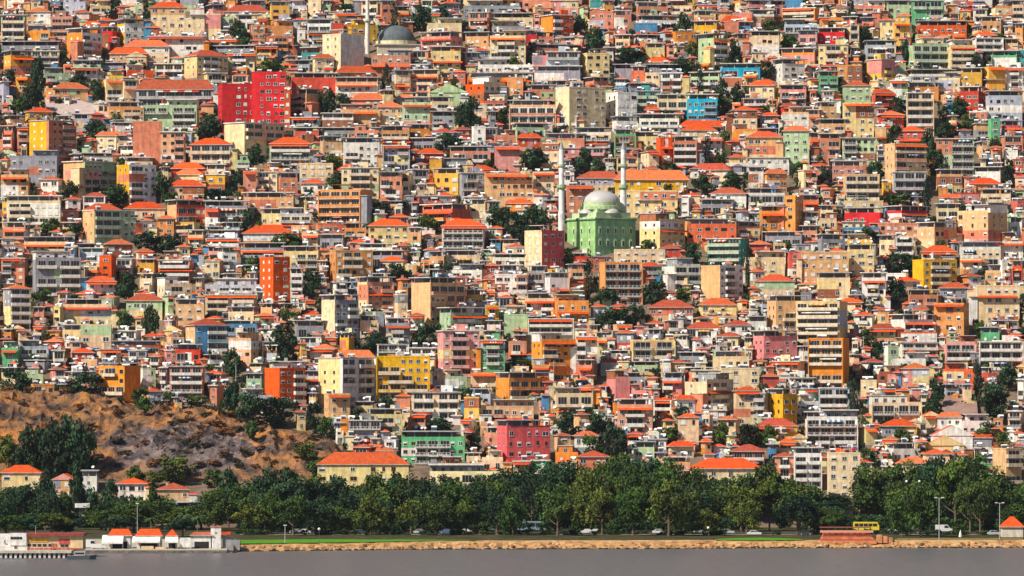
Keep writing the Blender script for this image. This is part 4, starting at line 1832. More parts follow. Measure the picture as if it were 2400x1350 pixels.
# palms by the kiosks
def palm_mesh(seed):
    g = np.random.default_rng(seed); m = MB()
    for k in range(26):
        a = k * 2.399; el = g.uniform(-0.5, 1.1); L = g.uniform(0.75, 1.0)
        p = np.zeros(3); prev = None
        for s_ in range(6):
            t = s_ / 5; e = el - t * 1.5
            q = p + np.array([math.cos(a)*math.cos(e), math.sin(a)*math.cos(e), math.sin(e)]) * L / 5
            wd = 0.13 * (1 - abs(t - 0.4)); sv = np.array([-math.sin(a), math.cos(a), 0]) * wd
            dn = np.array([0, 0, -0.06])
            m.face([tuple(p - sv + dn), tuple(p), tuple(q), tuple(q - sv + dn)], (1, 1, 1), LEAF); m.face([tuple(p), tuple(p + sv + dn), tuple(q + sv + dn), tuple(q)], (1.2, 1.15, 1), LEAF)
            p = q
    return m
PM = [palm_mesh(k).mesh('crown') for k in range(2)]
pt = MB(); pt.cyl((0,0,-0.3), (0.04,0,0.5), 0.035, 0.028, (0.20,0.14,0.09), BARK, 8); pt.cyl((0.04,0,0.5), (0.02,0,1.0), 0.028, 0.026, (0.20,0.14,0.09), BARK, 8)
PTM = pt.mesh('trunk')
for i, (x, yt, yb) in enumerate([(268,1210,1248),(292,1206,1248),(352,1212,1248),(432,1202,1246),(462,1210,1247),(148,1215,1250)]):
    D = flat_D(yb); zz = 2.0; hh = Z_at(yt, D) - zz
    nm = ['leftmost of five palms behind the kiosks','second palm from left behind the kiosks','middle palm behind the kiosks between two orange roofs','fourth palm from left behind the kiosks','rightmost palm behind the kiosks','lone palm behind the ferry terminal'][i]
    root = thing('palm_tree', nm, 'palm', (X_at(x, D), D, zz), 0, 'palms behind the kiosks')
    c = bpy.data.objects.new('crown', PM[i % 2]); c.location = (0.1, 0, hh*0.85); c.scale = (2.6, 2.6, 2.6); c.color = (0.06, 0.10, 0.03, 1); link(c, root)
    t = bpy.data.objects.new('trunk', PTM); t.scale = (hh*0.9, hh*0.9, hh*0.86); link(t, root)

# low shrubs that fill the cracks of the hillside: uncountable growth, one object
shr = crown_mesh('broad', 260, 0.085, 77)
SH = MB()
def add_shrub(X, D, z, w, h, col):
    o2 = MB(); o2.v = shr.v; o2.f = shr.f; o2.m = shr.m
    o2.c = [(c[0]*col[0], c[1]*col[1], c[2]*col[2]) for c in shr.c]
    SH.add(o2, Matrix.Translation((X, D, z)) @ Matrix.Rotation(random.uniform(0, 6), 4, 'Z') @ Matrix.Diagonal((w, w, h, 1)))
for x, y, run in gaps:
    if random.random() < 0.75:
        D = y_to_D(y + 22); w = max(2.2, run * D / F * random.uniform(0.9, 1.5))
        add_shrub(X_at(x, D), D - 0.5, ground_z(D) - 0.6, w, Z_at(y - 4, D) - ground_z(D) + 0.6, random.choice([GREEN['b'], GREEN['d'], GREEN['d'], (0.07,0.075,0.025)]))
for r in recs + fills:
    if random.random() > 0.5 or r['y1'] > 1140: continue
    for _ in range(random.choice([1, 1, 2, 3])):
        x = random.uniform(r['x0'], r['x1']); D = r['D'] - random.uniform(1.2, 3.0); w = random.uniform(2.0, 4.6)
        add_shrub(X_at(x, D), D, ground_z(D) - 0.5, w, w * random.uniform(0.8, 1.5), random.choice([GREEN['b'], GREEN['d'], GREEN['d'], (0.07,0.075,0.025)]))
for k in range(330):
    x = random.uniform(-150, 2550); y = random.uniform(-20, 1150)
    if x < 830 and y > cliff_top(x) - 10: continue
    D = y_to_D(y); w = random.uniform(2.2, 4.5)
    add_shrub(X_at(x, D), D, ground_z(D) - 0.5, w, w * random.uniform(0.7, 1.3), random.choice([GREEN['b'], GREEN['d'], GREEN['d'], (0.07,0.075,0.025)]))
for k in range(300):
    x = random.uniform(-150, 815); y = random.uniform(cliff_top(x) - 5, 1130); D = y_to_D(y); w = random.uniform(0.8, 3.0)
    if random.random() < 0.4: w *= 1.6
    add_shrub(X_at(x, D), D, cliff_z(X_at(x, D), D) - 0.3, w * 1.3, w * 0.7, random.choice([(0.20,0.08,0.02), (0.13,0.07,0.025), (0.05,0.055,0.02), (0.06,0.06,0.025), (0.26,0.10,0.025), (0.10,0.07,0.05)]))
for k in range(900):
    x = random.uniform(560, 2500)
    if 1735 < x < 1900 and k % 4: continue
    D = random.uniform(1590, 1648); w = random.uniform(2.5, 5)
    if k % 5 == 0: D = random.uniform(1560, 1573); w *= 0.9
    add_shrub(X_at(x, D), D, 1.6, w, random.uniform(1.0, 2.4) if k % 5 == 0 else random.uniform(2.2, 5.5), random.choice([GREEN['b'], GREEN['d'], GREEN['d']]))
so = obj('shrubs', SH); stuff(so, 'low shrubs and bushes growing in the gaps of the hillside and shore'); so.color = (1, 1, 1, 1); so['category'] = 'shrubs'

# ---------------------------------------------------------------- ground, cliff, shore, water
def ground_material(name, c1, c2, c3, scale, rough=0.95, stops=(0.35, 0.52, 0.68), detail=8, bump=0.0):
    m = bpy.data.materials.new(name); m.use_nodes = True; nt = m.node_tree; p = nt.nodes['Principled BSDF']
    p.inputs['Roughness'].default_value = rough; p.inputs['Specular IOR Level'].default_value = 0.1
    g = nt.nodes.new('ShaderNodeNewGeometry'); n = nt.nodes.new('ShaderNodeTexNoise')
    n.inputs['Scale'].default_value = scale; n.inputs['Detail'].default_value = detail; n.inputs['Roughness'].default_value = 0.68
    n.inputs['Distortion'].default_value = 0.6
    nt.links.new(g.outputs['Position'], n.inputs['Vector'])
    r = nt.nodes.new('ShaderNodeValToRGB'); e = r.color_ramp.elements
    e[0].position = stops[0]; e[0].color = (*c1, 1); e[1].position = stops[2]; e[1].color = (*c3, 1)
    k = e.new(stops[1]); k.color = (*c2, 1)
    nt.links.new(n.outputs['Fac'], r.inputs[0]); nt.links.new(r.outputs[0], p.inputs['Base Color'])
    if bump > 0:
        b = nt.nodes.new('ShaderNodeBump'); b.inputs['Strength'].default_value = 1.0; b.inputs['Distance'].default_value = bump
        nt.links.new(n.outputs['Fac'], b.inputs['Height']); nt.links.new(b.outputs[0], p.inputs['Normal'])
    return m
def sheet(name, xs, Ds, zf, material, smooth=True):
    V = [(x, D, zf(x, D)) for D in Ds for x in xs]; nx = len(xs)
    Fs = [(j*nx+i, j*nx+i+1, (j+1)*nx+i+1, (j+1)*nx+i) for j in range(len(Ds)-1) for i in range(nx-1)]
    me = bpy.data.meshes.new(name); me.from_pydata(V, [], Fs); me.materials.append(material)
    if smooth: me.polygons.foreach_set('use_smooth', np.ones(len(Fs), bool))
    return structure(link(bpy.data.objects.new(name, me)))
M_HILL = ground_material('hill_ground', (0.10,0.075,0.055), (0.19,0.135,0.095), (0.07,0.075,0.035), 0.12)
Ds = [1575, 1600, 1620, 1640] + list(np.arange(1650, 2270, 6.0)) + [2400, 3000]
sheet('hillside', [-1500, -900] + list(np.linspace(-480, 480, 61)) + [900, 1500], Ds, lambda x, D: ground_z(D) - (0.25 if D < 1645 else 0.0), M_HILL)
M_CLIFF = ground_material('cliff_rock', (0.05,0.038,0.034), (0.22,0.115,0.06), (0.44,0.185,0.05), 0.12, stops=(0.40, 0.51, 0.64), detail=14, bump=2.5)
nt = M_CLIFF.node_tree; pb = nt.nodes['Principled BSDF']
lk = [l for l in nt.links if l.to_socket == pb.inputs['Base Color']][0]; src = lk.from_socket
noi = [n for n in nt.nodes if n.type == 'TEX_NOISE'][0]
r2 = nt.nodes.new('ShaderNodeValToRGB'); e2 = r2.color_ramp.elements
e2[0].position = 0.38; e2[0].color = (0.045, 0.038, 0.04, 1); e2[1].position = 0.66; e2[1].color = (0.30, 0.235, 0.215, 1); q2 = e2.new(0.52); q2.color = (0.15, 0.115, 0.11, 1)
nt.links.new(noi.outputs['Fac'], r2.inputs[0])
gg = nt.nodes.new('ShaderNodeNewGeometry'); mpp = nt.nodes.new('ShaderNodeMapping'); mpp.vector_type = 'TEXTURE'
mpp.inputs['Location'].default_value = (-108, 1712, 46); mpp.inputs['Scale'].default_value = (29, 24, 60)
nt.links.new(gg.outputs['Position'], mpp.inputs[0])
ln_ = nt.nodes.new('ShaderNodeVectorMath'); ln_.operation = 'LENGTH'; nt.links.new(mpp.outputs[0], ln_.inputs[0])
n3 = nt.nodes.new('ShaderNodeTexNoise'); n3.inputs['Scale'].default_value = 0.12; n3.inputs['Detail'].default_value = 6; nt.links.new(gg.outputs['Position'], n3.inputs['Vector'])
ad = nt.nodes.new('ShaderNodeMath'); ad.operation = 'ADD'; nt.links.new(ln_.outputs['Value'], ad.inputs[0]); nt.links.new(n3.outputs['Fac'], ad.inputs[1])
mr = nt.nodes.new('ShaderNodeMapRange'); mr.inputs[1].default_value = 1.25; mr.inputs[2].default_value = 1.6; nt.links.new(ad.outputs[0], mr.inputs[0])
mxx = nt.nodes.new('ShaderNodeMix'); mxx.data_type = 'RGBA'; nt.links.new(mr.outputs[0], mxx.inputs[0]); nt.links.new(r2.outputs[0], mxx.inputs[6]); nt.links.new(src, mxx.inputs[7])
nt.links.new(mxx.outputs[2], pb.inputs['Base Color'])
sheet('rocky_slope', list(np.linspace(-230, -45, 300)), list(np.arange(1664, 1785, 0.6)), cliff_z, M_CLIFF, False)

def shore_D(px): return float(np.interp(px, [-400, 545, 560, 1000, 1500, 1900, 2400, 2800], [1456, 1460, 1472, 1490, 1494, 1503, 1506, 1506]))
M_SAND = ground_material('sandy_bank', (0.24,0.12,0.05), (0.46,0.26,0.11), (0.56,0.37,0.20), 0.30, bump=0.5)
M_GRASS = ground_material('lawn_grass', (0.05,0.17,0.008), (0.075,0.24,0.012), (0.12,0.26,0.015), 0.5)
M_PAVE = ground_material('pale_paving', (0.30,0.26,0.22), (0.40,0.35,0.29), (0.46,0.41,0.35), 0.6)
M_ASPH = ground_material('asphalt', (0.045,0.045,0.048), (0.06,0.06,0.062), (0.08,0.078,0.075), 0.8)
M_PARK = ground_material('park_ground', (0.022,0.030,0.012), (0.05,0.048,0.02), (0.14,0.095,0.045), 0.22)  # shade under the trees is put into these dark ground tones
pxs = list(np.linspace(-700, 3100, 260))
def strip(name, d0, d1, z0, z1, material, x_lo=-700, x_hi=3100, n=2, wob=0.0):
    xs = [x for x in pxs if x_lo <= x <= x_hi]
    V = []; Fs = []
    for j in range(n + 1):
        t = j / n
        for x in xs:
            a = d0(x) if callable(d0) else d0; b = d1(x) if callable(d1) else d1
            D = a + (b - a) * t; z = z0 + (z1 - z0) * t
            if wob: D += (vn(x, j*9.0, 9) - 0.5) * wob * (1-t); z += (vn(x, j*5.0+3, 11) - 0.5) * wob * 0.5 * math.sin(math.pi*t)
            V.append((X_at(x, D), D, z))
    nx = len(xs); Fs = [(j*nx+i, j*nx+i+1, (j+1)*nx+i+1, (j+1)*nx+i) for j in range(n) for i in range(nx-1)]
    me = bpy.data.meshes.new(name); me.from_pydata(V, [], Fs); me.materials.append(material)
    return structure(link(bpy.data.objects.new(name, me)))
def bl(x): return float(np.interp(x, [545, 850, 1050, 1600, 1760, 2400], [8, 10, 18, 18, 11, 10]))
strip('shore_bank', lambda x: shore_D(x) - 1, lambda x: shore_D(x) + bl(x), -0.6, 2.0, M_SAND, x_lo=545, n=8, wob=3.5)
strip('park_ground', lambda x: shore_D(x) + (bl(x) if x > 550 else 66), 1652, 2.0, 2.004, M_PARK)
strip('lawn', lambda x: shore_D(x) + bl(x) - 1, lambda x: shore_D(x) + bl(x) + 32 * max(0.04, min(1, (1120 - x) / 360)), 2.03, 2.03, M_GRASS, 552, 1120)
strip('lawn', lambda x: shore_D(x) + bl(x) - 1, lambda x: shore_D(x) + bl(x) + 24 * max(0.02, math.sin(math.pi * min(1, max(0, (x - 1665) / 220))) ** 0.6), 2.012, 2.012, M_GRASS, 1665, 1885)
strip('lawn', lambda x: shore_D(x) + 14, lambda x: shore_D(x) + 24, 2.012, 2.012, ground_material('dry_lawn', (0.13,0.13,0.03), (0.22,0.18,0.06), (0.30,0.22,0.09), 0.5), 2100, 2410)
strip('promenade', 1566, 1569, 2.02, 2.02, M_PAVE, 560)
strip('road', 1578, 1588, 2.03, 2.03, M_ASPH)
strip('quay', 1459, 1530, 0.8, 2.012, M_PAVE, -700, 545)
strip('quay_wall', lambda x: 1458.8, lambda x: 1459, -1.0, 0.8, ground_material('quay_stone', (0.06,0.05,0.045), (0.14,0.12,0.10), (0.22,0.19,0.16), 0.8), -700, 545)
# rocks on the waterline: uncountable
RK = MB()
def add_rock(X, Y, z, s, col):
    n = 7; b = len(RK.v); h_ = s * random.uniform(0.5, 0.9)
    for ring, (rr, zz) in enumerate(((1.0, -0.4), (0.95, 0.25), (0.5, 0.8))):
        for i in range(n):
            a = 2*math.pi*i/n; q = rr * s * random.uniform(0.75, 1.15)
            RK.v.append((X + q*math.cos(a), Y + q*math.sin(a)*0.8, z + zz*h_*random.uniform(0.8,1.15)))
    for ring in range(2):
        for i in range(n):
            j = (i+1) % n; RK.f.append((b+ring*n+i, b+ring*n+j, b+(ring+1)*n+j, b+(ring+1)*n+i)); RK.c.append(col); RK.m.append(ROCK)
    RK.f.append(tuple(b+2*n+i for i in range(n))); RK.c.append(col); RK.m.append(ROCK)
for k in range(900):
    x = random.uniform(548, 2700); t = random.random() ** (1.8 if k % 5 < 2 else 9)
    D = shore_D(x) - 0.8 + 0.7 * bl(x) * t + (vn(x, 0, 25)-0.5)*2
    wet = t < 0.16
    add_rock(X_at(x, D), D, -0.15 + 1.5 * t, random.uniform(0.3, 0.8), jit((0.03,0.027,0.024), 0.3) if wet else jit(random.choice([(0.45,0.24,0.10),(0.42,0.24,0.11),(0.22,0.11,0.05),(0.50,0.34,0.20),(0.4,0.19,0.07)]), 0.15))
stuff(obj('shore_rocks', RK), 'rough tan boulders and wet dark stones along the waterline')['category'] = 'rocks'
# water
m = bpy.data.materials.new('bay_water'); m.use_nodes = True; nt = m.node_tree; p = nt.nodes['Principled BSDF']
p.inputs['Base Color'].default_value = (0.105, 0.108, 0.114, 1); p.inputs['Roughness'].default_value = 0.32; p.inputs['IOR'].default_value = 1.33
p.inputs['Specular IOR Level'].default_value = 0.28
g = nt.nodes.new('ShaderNodeNewGeometry'); mp = nt.nodes.new('ShaderNodeMapping'); mp.inputs['Scale'].default_value = (0.10, 0.035, 1)
n = nt.nodes.new('ShaderNodeTexNoise'); n.inputs['Scale'].default_value = 1.0; n.inputs['Detail'].default_value = 6; n.inputs['Roughness'].default_value = 0.6
b = nt.nodes.new('ShaderNodeBump'); b.inputs['Distance'].default_value = 1.2; b.inputs['Strength'].default_value = 0.6
nt.links.new(g.outputs['Position'], mp.inputs[0]); nt.links.new(mp.outputs[0], n.inputs['Vector']); nt.links.new(n.outputs['Fac'], b.inputs['Height']); nt.links.new(b.outputs[0], p.inputs['Normal'])
me = bpy.data.meshes.new('water'); me.from_pydata([(-1500,-300,0),(1500,-300,0),(1500,1650,0),(-1500,1650,0)], [], [(0,1,2,3)]); me.materials.append(m)
structure(link(bpy.data.objects.new('water', me)))

# streets and bare patches on the hill
def slope_patch(name, pts, material, lift=0.5):
    V = [(X_at(x, y_to_D(y)), y_to_D(y), ground_z(y_to_D(y)) + lift) for x, y in pts]
    me = bpy.data.meshes.new(name); me.from_pydata(V, [], [tuple(range(len(V)))]); me.materials.append(material)
    return structure(link(bpy.data.objects.new(name, me)))
M_STREET = ground_material('street_grey', (0.16,0.15,0.15), (0.22,0.21,0.21), (0.28,0.26,0.25), 0.5)
slope_patch('street', [(1338,902),(1362,902),(1446,862),(1446,846)], M_STREET, 2.6)
slope_patch('street', [(104,232),(108,262),(175,288),(262,284),(262,262),(180,240)], ground_material('ramp_concrete', (0.34,0.26,0.24), (0.42,0.33,0.30), (0.48,0.38,0.34), 0.4), 1.2)
slope_patch('bare_earth', [(2004,898),(2062,898),(2058,858),(2008,850)], M_CLIFF, 1.5)
slope_patch('bare_earth', [(2205,985),(2292,985),(2288,938),(2215,932)], ground_material('earth_wall', (0.20,0.13,0.11), (0.28,0.18,0.15), (0.34,0.22,0.18), 0.4), 2.0)

# ---------------------------------------------------------------- shore things
def at(px, D, z=2.0): return (X_at(px, D), D, z)
def simple(name, label, cat, px0, px1, D, parts, group=None, z=2.0):
    """thing whose front spans px0..px1 at distance D; parts: (name, fn(mb, w))"""
    w = (px1 - px0) * D / F
    root = thing(name, label, cat, at((px0 + px1) / 2, D, z), 0, group)
    made = {}
    for nm, fn in parts:
        par = root
        if isinstance(nm, tuple): nm, par = nm[0], made[nm[1]]
        mb = MB(); fn(mb, w); made[nm] = obj(nm, mb, par)
    return root
WH = (0.76, 0.74, 0.70)
# ferry terminal on its pier
Dp = 1420.0; s_ = Dp / F
def zq(y, D=Dp): return Z_at(y, D) - 2.0
pier = thing('pier', 'pale pier deck on a row of white piles under the ferry terminal', 'pier', at(50, Dp, 0))
mb = MB(); x0, x1 = X_at(-140, Dp) - X_at(50, Dp), X_at(168, Dp) - X_at(50, Dp)
mb.box(x0, x1, -0.8, 28, 1.35, 2.0, (0.58,0.52,0.44), WALL); obj('deck', mb, pier)
mb = MB(); mb.box(-0.32, 0.32, -0.32, 0.32, -1.2, 1.347, (0.66,0.62,0.56), WALL); PL = mb.mesh('pile')
for k in range(27):
    for dy in (0.0, 9.0):
        o = bpy.data.objects.new('pile', PL); o.location = (x0 + 0.8 + k * (x1 - x0 - 1.6) / 26, dy, 0); link(o, pier)
mb = MB()
for k in range(30):
    xx = x0 + 0.3 + k * (x1 - x0 - 0.6) / 29; mb.box(xx-0.04, xx+0.04, -0.7, -0.62, 2.0, 2.95, (0.6,0.55,0.5), MET)
mb.box(x0, x1, -0.7, -0.62, 2.95, 3.03, (0.6,0.35,0.28), MET); obj('railing', mb, pier)
Db = Dp + 4
term = thing('ferry_terminal', 'low cream ferry terminal with a white end block and dark red roof edge', 'terminal', at(100, Db))
wx = lambda px: (px - 100) * Db / F
mb = MB(); mb.box(wx(-130), wx(64), 0, 10, 0, zq(1253, Db), WH, WALL, side=(0.7,0.66,0.6)); mb.box(wx(24), wx(62), -0.25, -0.003, zq(1278,Db), zq(1249,Db), WH, WALL); obj('white_block', mb, term)
mb = MB(); mb.box(wx(64)+0.01, wx(164), 0.5, 10, 0, zq(1256, Db), (0.72,0.50,0.30), WALL); mb.box(wx(164)+0.01, wx(194), 0.2, 10, 0, zq(1255, Db), (0.74,0.56,0.30), WALL); obj('hall', mb, term)
mb = MB(); mb.box(wx(62), wx(197), -0.6, 10.5, zq(1256, Db)+0.003, zq(1250.5, Db), (0.30,0.06,0.045), TILEM); obj('roof_edge', mb, term)
mb = MB(); mb.box(wx(64)+0.02, wx(112), 0.35, 0.497, zq(1270, Db), zq(1261, Db), (0.70,0.36,0.06), WALL); obj('orange_panel', mb, term)
mb = MB(); mb.box(wx(138), wx(166), 0.30, 0.497, zq(1275, Db), zq(1264, Db), (0.58,0.10,0.10), WALL); obj('red_sign', mb, term)
mb = MB(); mb.box(-0.5, 0.5, -0.06, 0.0, 0, 0.8, (0.03,0.03,0.035), GLS); wm_ = mb.mesh('window')
for px, yb, sc in [(68,1281,1.0),(80,1281,1.0),(92,1281,1.0),(104,1281,1.0),(118,1281,1.1),(146,1283,1.0),(156,1283,0.9),(28,1264,0.7),(35,1264,0.7),(42,1264,0.7),(49,1264,0.7),(37,1286,0.8)]:
    o = bpy.data.objects.new('window', wm_); o.location = (wx(px), 0.49 if px > 62 else -0.26 if yb < 1280 else -0.01, zq(yb, Db)); o.scale = (sc*1.05, 1, 0.9); link(o, term)
mb = MB(); mb.box(wx(120), wx(132), 0.3, 0.49, 0, zq(1274,Db), (0.52,0.16,0.08), WALL); obj('door', mb, term)
mb = MB(); mb.box(wx(64)+0.02, wx(194), 0.1, 0.19, 0.2, 0.55, (0.45,0.08,0.06), WALL); obj('base_stripe', mb, term)
mb = MB()
for k in range(7):
    a0 = 2.2 + k*0.42; a1 = a0 + 0.42; r0 = 1.0 - k*0.06
    mb.face([(wx(17)+r0*math.cos(a0), -0.03, 2.2+r0*math.sin(a0)), (wx(17)+r0*math.cos(a1), -0.03, 2.2+r0*math.sin(a1)), (wx(17)+(r0-0.28)*math.cos(a1), -0.03, 2.2+(r0-0.28)*math.sin(a1)), (wx(17)+(r0-0.28)*math.cos(a0), -0.03, 2.2+(r0-0.28)*math.sin(a0))], (0.16,0.17,0.24), WALL)
obj('emblem', mb, term)
mb = MB(); mb.cyl((wx(82), 2, zq(1250.5,Db)), (wx(82), 2, zq(1234,Db)), 0.07, 0.04, (0.6,0.6,0.6), MET, 6); obj('flagpole', mb, term)
# boat
D = 1408.0
boat = thing('motor_boat', 'grey motor boat with a low dark hull moored at the pier end', 'boat', at(192, D, 0))
mb = MB(); L = 8.2/2
hull = [(-L,-1.1),(-L,1.1),(L*0.55,1.1),(L,0.0),(L*0.55,-1.1)]
lo = [(x*0.92, y*0.7, -0.3) for x, y in hull]; hi = [(x, y, 1.05 + 0.25*max(0,x/L)) for x, y in hull]
for i in range(5):
    j = (i+1) % 5; mb.face([lo[j], lo[i], hi[i], hi[j]], (0.10,0.105,0.115), MET)
mb.face(hi, (0.42,0.40,0.38), MET); obj('hull', mb, boat)
mb = MB(); mb.box(-2.0, 0.9, -0.8, 0.8, 1.07, 2.0, (0.42,0.40,0.40), MET); mb.box(-2.2, 1.1, -0.9, 0.9, 2.003, 2.15, (0.6,0.58,0.56), MET); obj('cabin', mb, boat)
mb = MB(); mb.box(-1.8, 0.7, -0.83, -0.803, 1.4, 1.85, GLASS, GLS); obj('cabin_window', mb, boat)
# kiosks on the quay
ZK = 0.93
def kiosk(px0, px1, D, ytop, yeave, label, wall=WH, roofc=TILE, awn=None, hip=True, base=None):
    def Z(y): return Z_at(y, D) - ZK
    w = (px1 - px0) * D / F; d = 4.5
    root = thing('kiosk', label, 'kiosk', at((px0 + px1) / 2, D, ZK), 0, 'orange-roofed kiosks on the quay')
    mb = MB(); mb.box(-w/2+0.3, w/2-0.3, 0, d, 0, Z(yeave), wall, WALL); obj('wall', mb, root)
    mb = MB(); mb.hip(-w/2-0.2, w/2+0.2, -0.5, d+0.4, Z(yeave)+0.003, Z(ytop), roofc, ridge=w*0.36); obj('roof', mb, root)
    mb = MB(); mb.box(-w*0.32, w*0.32, -0.06, -0.003, 0.1, Z(yeave)*0.55, (0.03,0.03,0.03), WALL); obj('opening', mb, root)
    if awn:
        a, bb, y0, y1 = awn; cx = ((a+bb)/2 - (px0+px1)/2)*D/F; aw = (bb-a)*D/F/2
        mb = MB(); mb.face([(cx-aw, -3.0, Z(y1)), (cx+aw, -3.0, Z(y1)), (cx+aw, -0.1, Z(y0)), (cx-aw, -0.1, Z(y0))], (0.80,0.77,0.71), WALL)
        mb.box(cx-aw, cx+aw, -3.06, -3.0, Z(y1)-0.45, Z(y1), (0.78,0.76,0.72), WALL)
        mb.box(cx-aw, cx-aw+0.08, -2.95, -2.87, 0, Z(y1), CONC, MET); mb.box(cx+aw-0.08, cx+aw, -2.95, -2.87, 0, Z(y1), CONC, MET); obj('awning', mb, root)
    if base:
        a, bb, y0 = base; cx = ((a+bb)/2 - (px0+px1)/2)*D/F; aw = (bb-a)*D/F/2
        mb = MB(); mb.box(cx-aw, cx+aw, -3.6, -3.2, 0, Z(y0), (0.70,0.52,0.30), WALL); obj('counter', mb, root)
    return root
Dk = 1469.0; ZK = 0.93
kiosk(254, 308, Dk, 1240, 1256, 'kiosk with a sloping orange roof and white awning, leftmost of the kiosks', awn=(240, 290, 1254, 1270))
kiosk(318, 380, Dk, 1240, 1257, 'widest orange-roofed kiosk with a long white awning over a dark opening', awn=(311, 376, 1257, 1268), base=(333, 362, 1279))
kiosk(390, 416, Dk, 1240, 1257, 'narrow orange-roofed kiosk with a cream counter, third from left', awn=(388, 418, 1257, 1268), base=(366, 392, 1281))
kiosk(446, 499, Dk, 1247, 1256, 'low kiosk with a dull red roof left of the white gate tower', roofc=(0.42,0.12,0.07))
simple('display_board', 'plain white board standing between two kiosks on the quay', 'board', 422, 447, Dk - 2,
       [('panel', lambda mb, w: mb.box(-w/2, w/2, 0, 0.2, 0.4, 3.2, WH, WALL)), ('leg', lambda mb, w: mb.box(-w/2+0.1, -w/2+0.25, 0.21, 0.35, 0, 2.2, CONC, MET))], z=ZK)
simple('gate_tower', 'white square gate tower with red side roof at the end of the quay', 'tower', 494, 518, Dk,
       [('wall', lambda mb, w: mb.box(-w/2, w/2, 0, 3.0, 0, Z_at(1236, Dk)-ZK, WH, WALL)), ('cap', lambda mb, w: mb.box(-w/2-0.2, w/2+0.2, -0.2, 3.2, Z_at(1236,Dk)-ZK+0.003, Z_at(1233.5,Dk)-ZK, (0.5,0.2,0.13), WALL)),
        ('side_roof', lambda mb, w: mb.box(w/2+0.01, w/2+2.8, 0, 3.2, Z_at(1253,Dk)-ZK, Z_at(1247,Dk)-ZK, TILE, TILEM)), ('window', lambda mb, w: mb.box(-0.3, 0.3, -0.05, 0, 4.2, 4.8, (0.4,0.2,0.15), WALL))], z=ZK)
def ramp(mb, w):
    h0, h1 = Z_at(1255, Dk)-ZK, Z_at(1268, Dk)-ZK; c = (0.34,0.33,0.34); a, b = -w/2, w/2
    mb.face([(a,0,-0.5),(b,0,-0.5),(b,0,h1),(a,0,h0)], c, WALL); mb.face([(a,0,h0),(b,0,h1),(b,5,h1),(a,5,h0)], (0.45,0.43,0.41), WALL)
    mb.face([(b,0,-0.5),(b,5,-0.5),(b,5,h1),(b,0,h1)], c, WALL); mb.face([(a,5,-0.5),(a,0,-0.5),(a,0,h0),(a,5,h0)], c, WALL)
simple('ramp_wall', 'grey sloping ramp wall between the white gate tower and the lawn', 'wall', 521, 562, Dk + 1, [('slope', ramp)], z=ZK)
D1 = 1636.0
simple('pavilion', 'white two-tier pavilion with stepped flat roofs among the trees at left', 'pavilion', 170, 215, D1,
       [('lower_roof', lambda mb, w: mb.box(-w/2, w/2, 0, 6, Z_at(1218,D1)-2, Z_at(1207,D1)-2, WH, WALL)), ('wall', lambda mb, w: mb.box(-w*0.42, w*0.42, 1, 5, 0, Z_at(1218,D1)-2-0.003, (0.10,0.09,0.08), WALL)),  # shade beneath the roof is put into the wall's near-black colour
        ('upper_wall', lambda mb, w: mb.box(-w*0.18, w*0.18, 1.5, 4.5, Z_at(1207,D1)-2+0.003, Z_at(1190,D1)-2, (0.14,0.13,0.12), WALL)), ('upper_roof', lambda mb, w: mb.box(-w*0.38, w*0.38, 0.3, 5.7, Z_at(1190,D1)-2+0.003, Z_at(1180,D1)-2, WH, WALL))])  # upper wall darkened likewise, standing for the shaded gap between the roofs
simple('red_terrace', 'brick red stepped terrace wall with a rail on the right-hand shore', 'terrace', 1922, 2082, 1512,
       [('wall', lambda mb, w: [mb.box(-w/2 + 0.25*k, w*(0.32 - 0.022*k), -2.6 + 0.85*k, 5, -0.6 + 0.48*k if k else -1.0, -0.6 + 0.48*(k+1) - (0.003 if k < 5 else 0), [(0.60,0.24,0.11),(0.52,0.13,0.06),(0.62,0.27,0.14),(0.50,0.11,0.05),(0.60,0.22,0.11),(0.48,0.10,0.05)][k], ROCK) for k in range(6)] + [mb.box(w*0.33 + 1.6*k, w*0.33 + 1.6*k + 1.5, -1.6 + 0.3*k, 4, -0.8, 1.5 - 0.42*k, jit((0.58,0.27,0.13), 0.15), ROCK) for k in range(3)]),
        ('pergola', lambda mb, w: [mb.box(-w/2+0.4+k*(w*0.72)/8, -w/2+0.6+k*(w*0.72)/8, 1.0, 1.2, 2.203, 3.6, (0.28,0.06,0.05), MET) for k in range(9)] + [mb.box(-w/2, w*0.25, 0.6, 3.6, 3.603, 3.85, (0.26,0.07,0.06), MET)]),
        ('railing', lambda mb, w: mb.box(-w/2, w*0.28, 0.05, 0.12, 2.203, 2.9, (0.6,0.3,0.2), MET))])
Dy = 1540.0
simple('garden_house', 'small orange-roofed garden house at the right edge behind bushes', 'house', 2345, 2402, Dy,
       [('wall', lambda mb, w: mb.box(-w/2+0.5, w/2-0.5, 0, 5, 0, Z_at(1236,Dy)-2, (0.7,0.62,0.5), WALL)), ('roof', lambda mb, w: mb.hip(-w/2, w/2, -0.5, 5.5, Z_at(1236,Dy)-2+0.003, Z_at(1211,Dy)-2, TILE))])
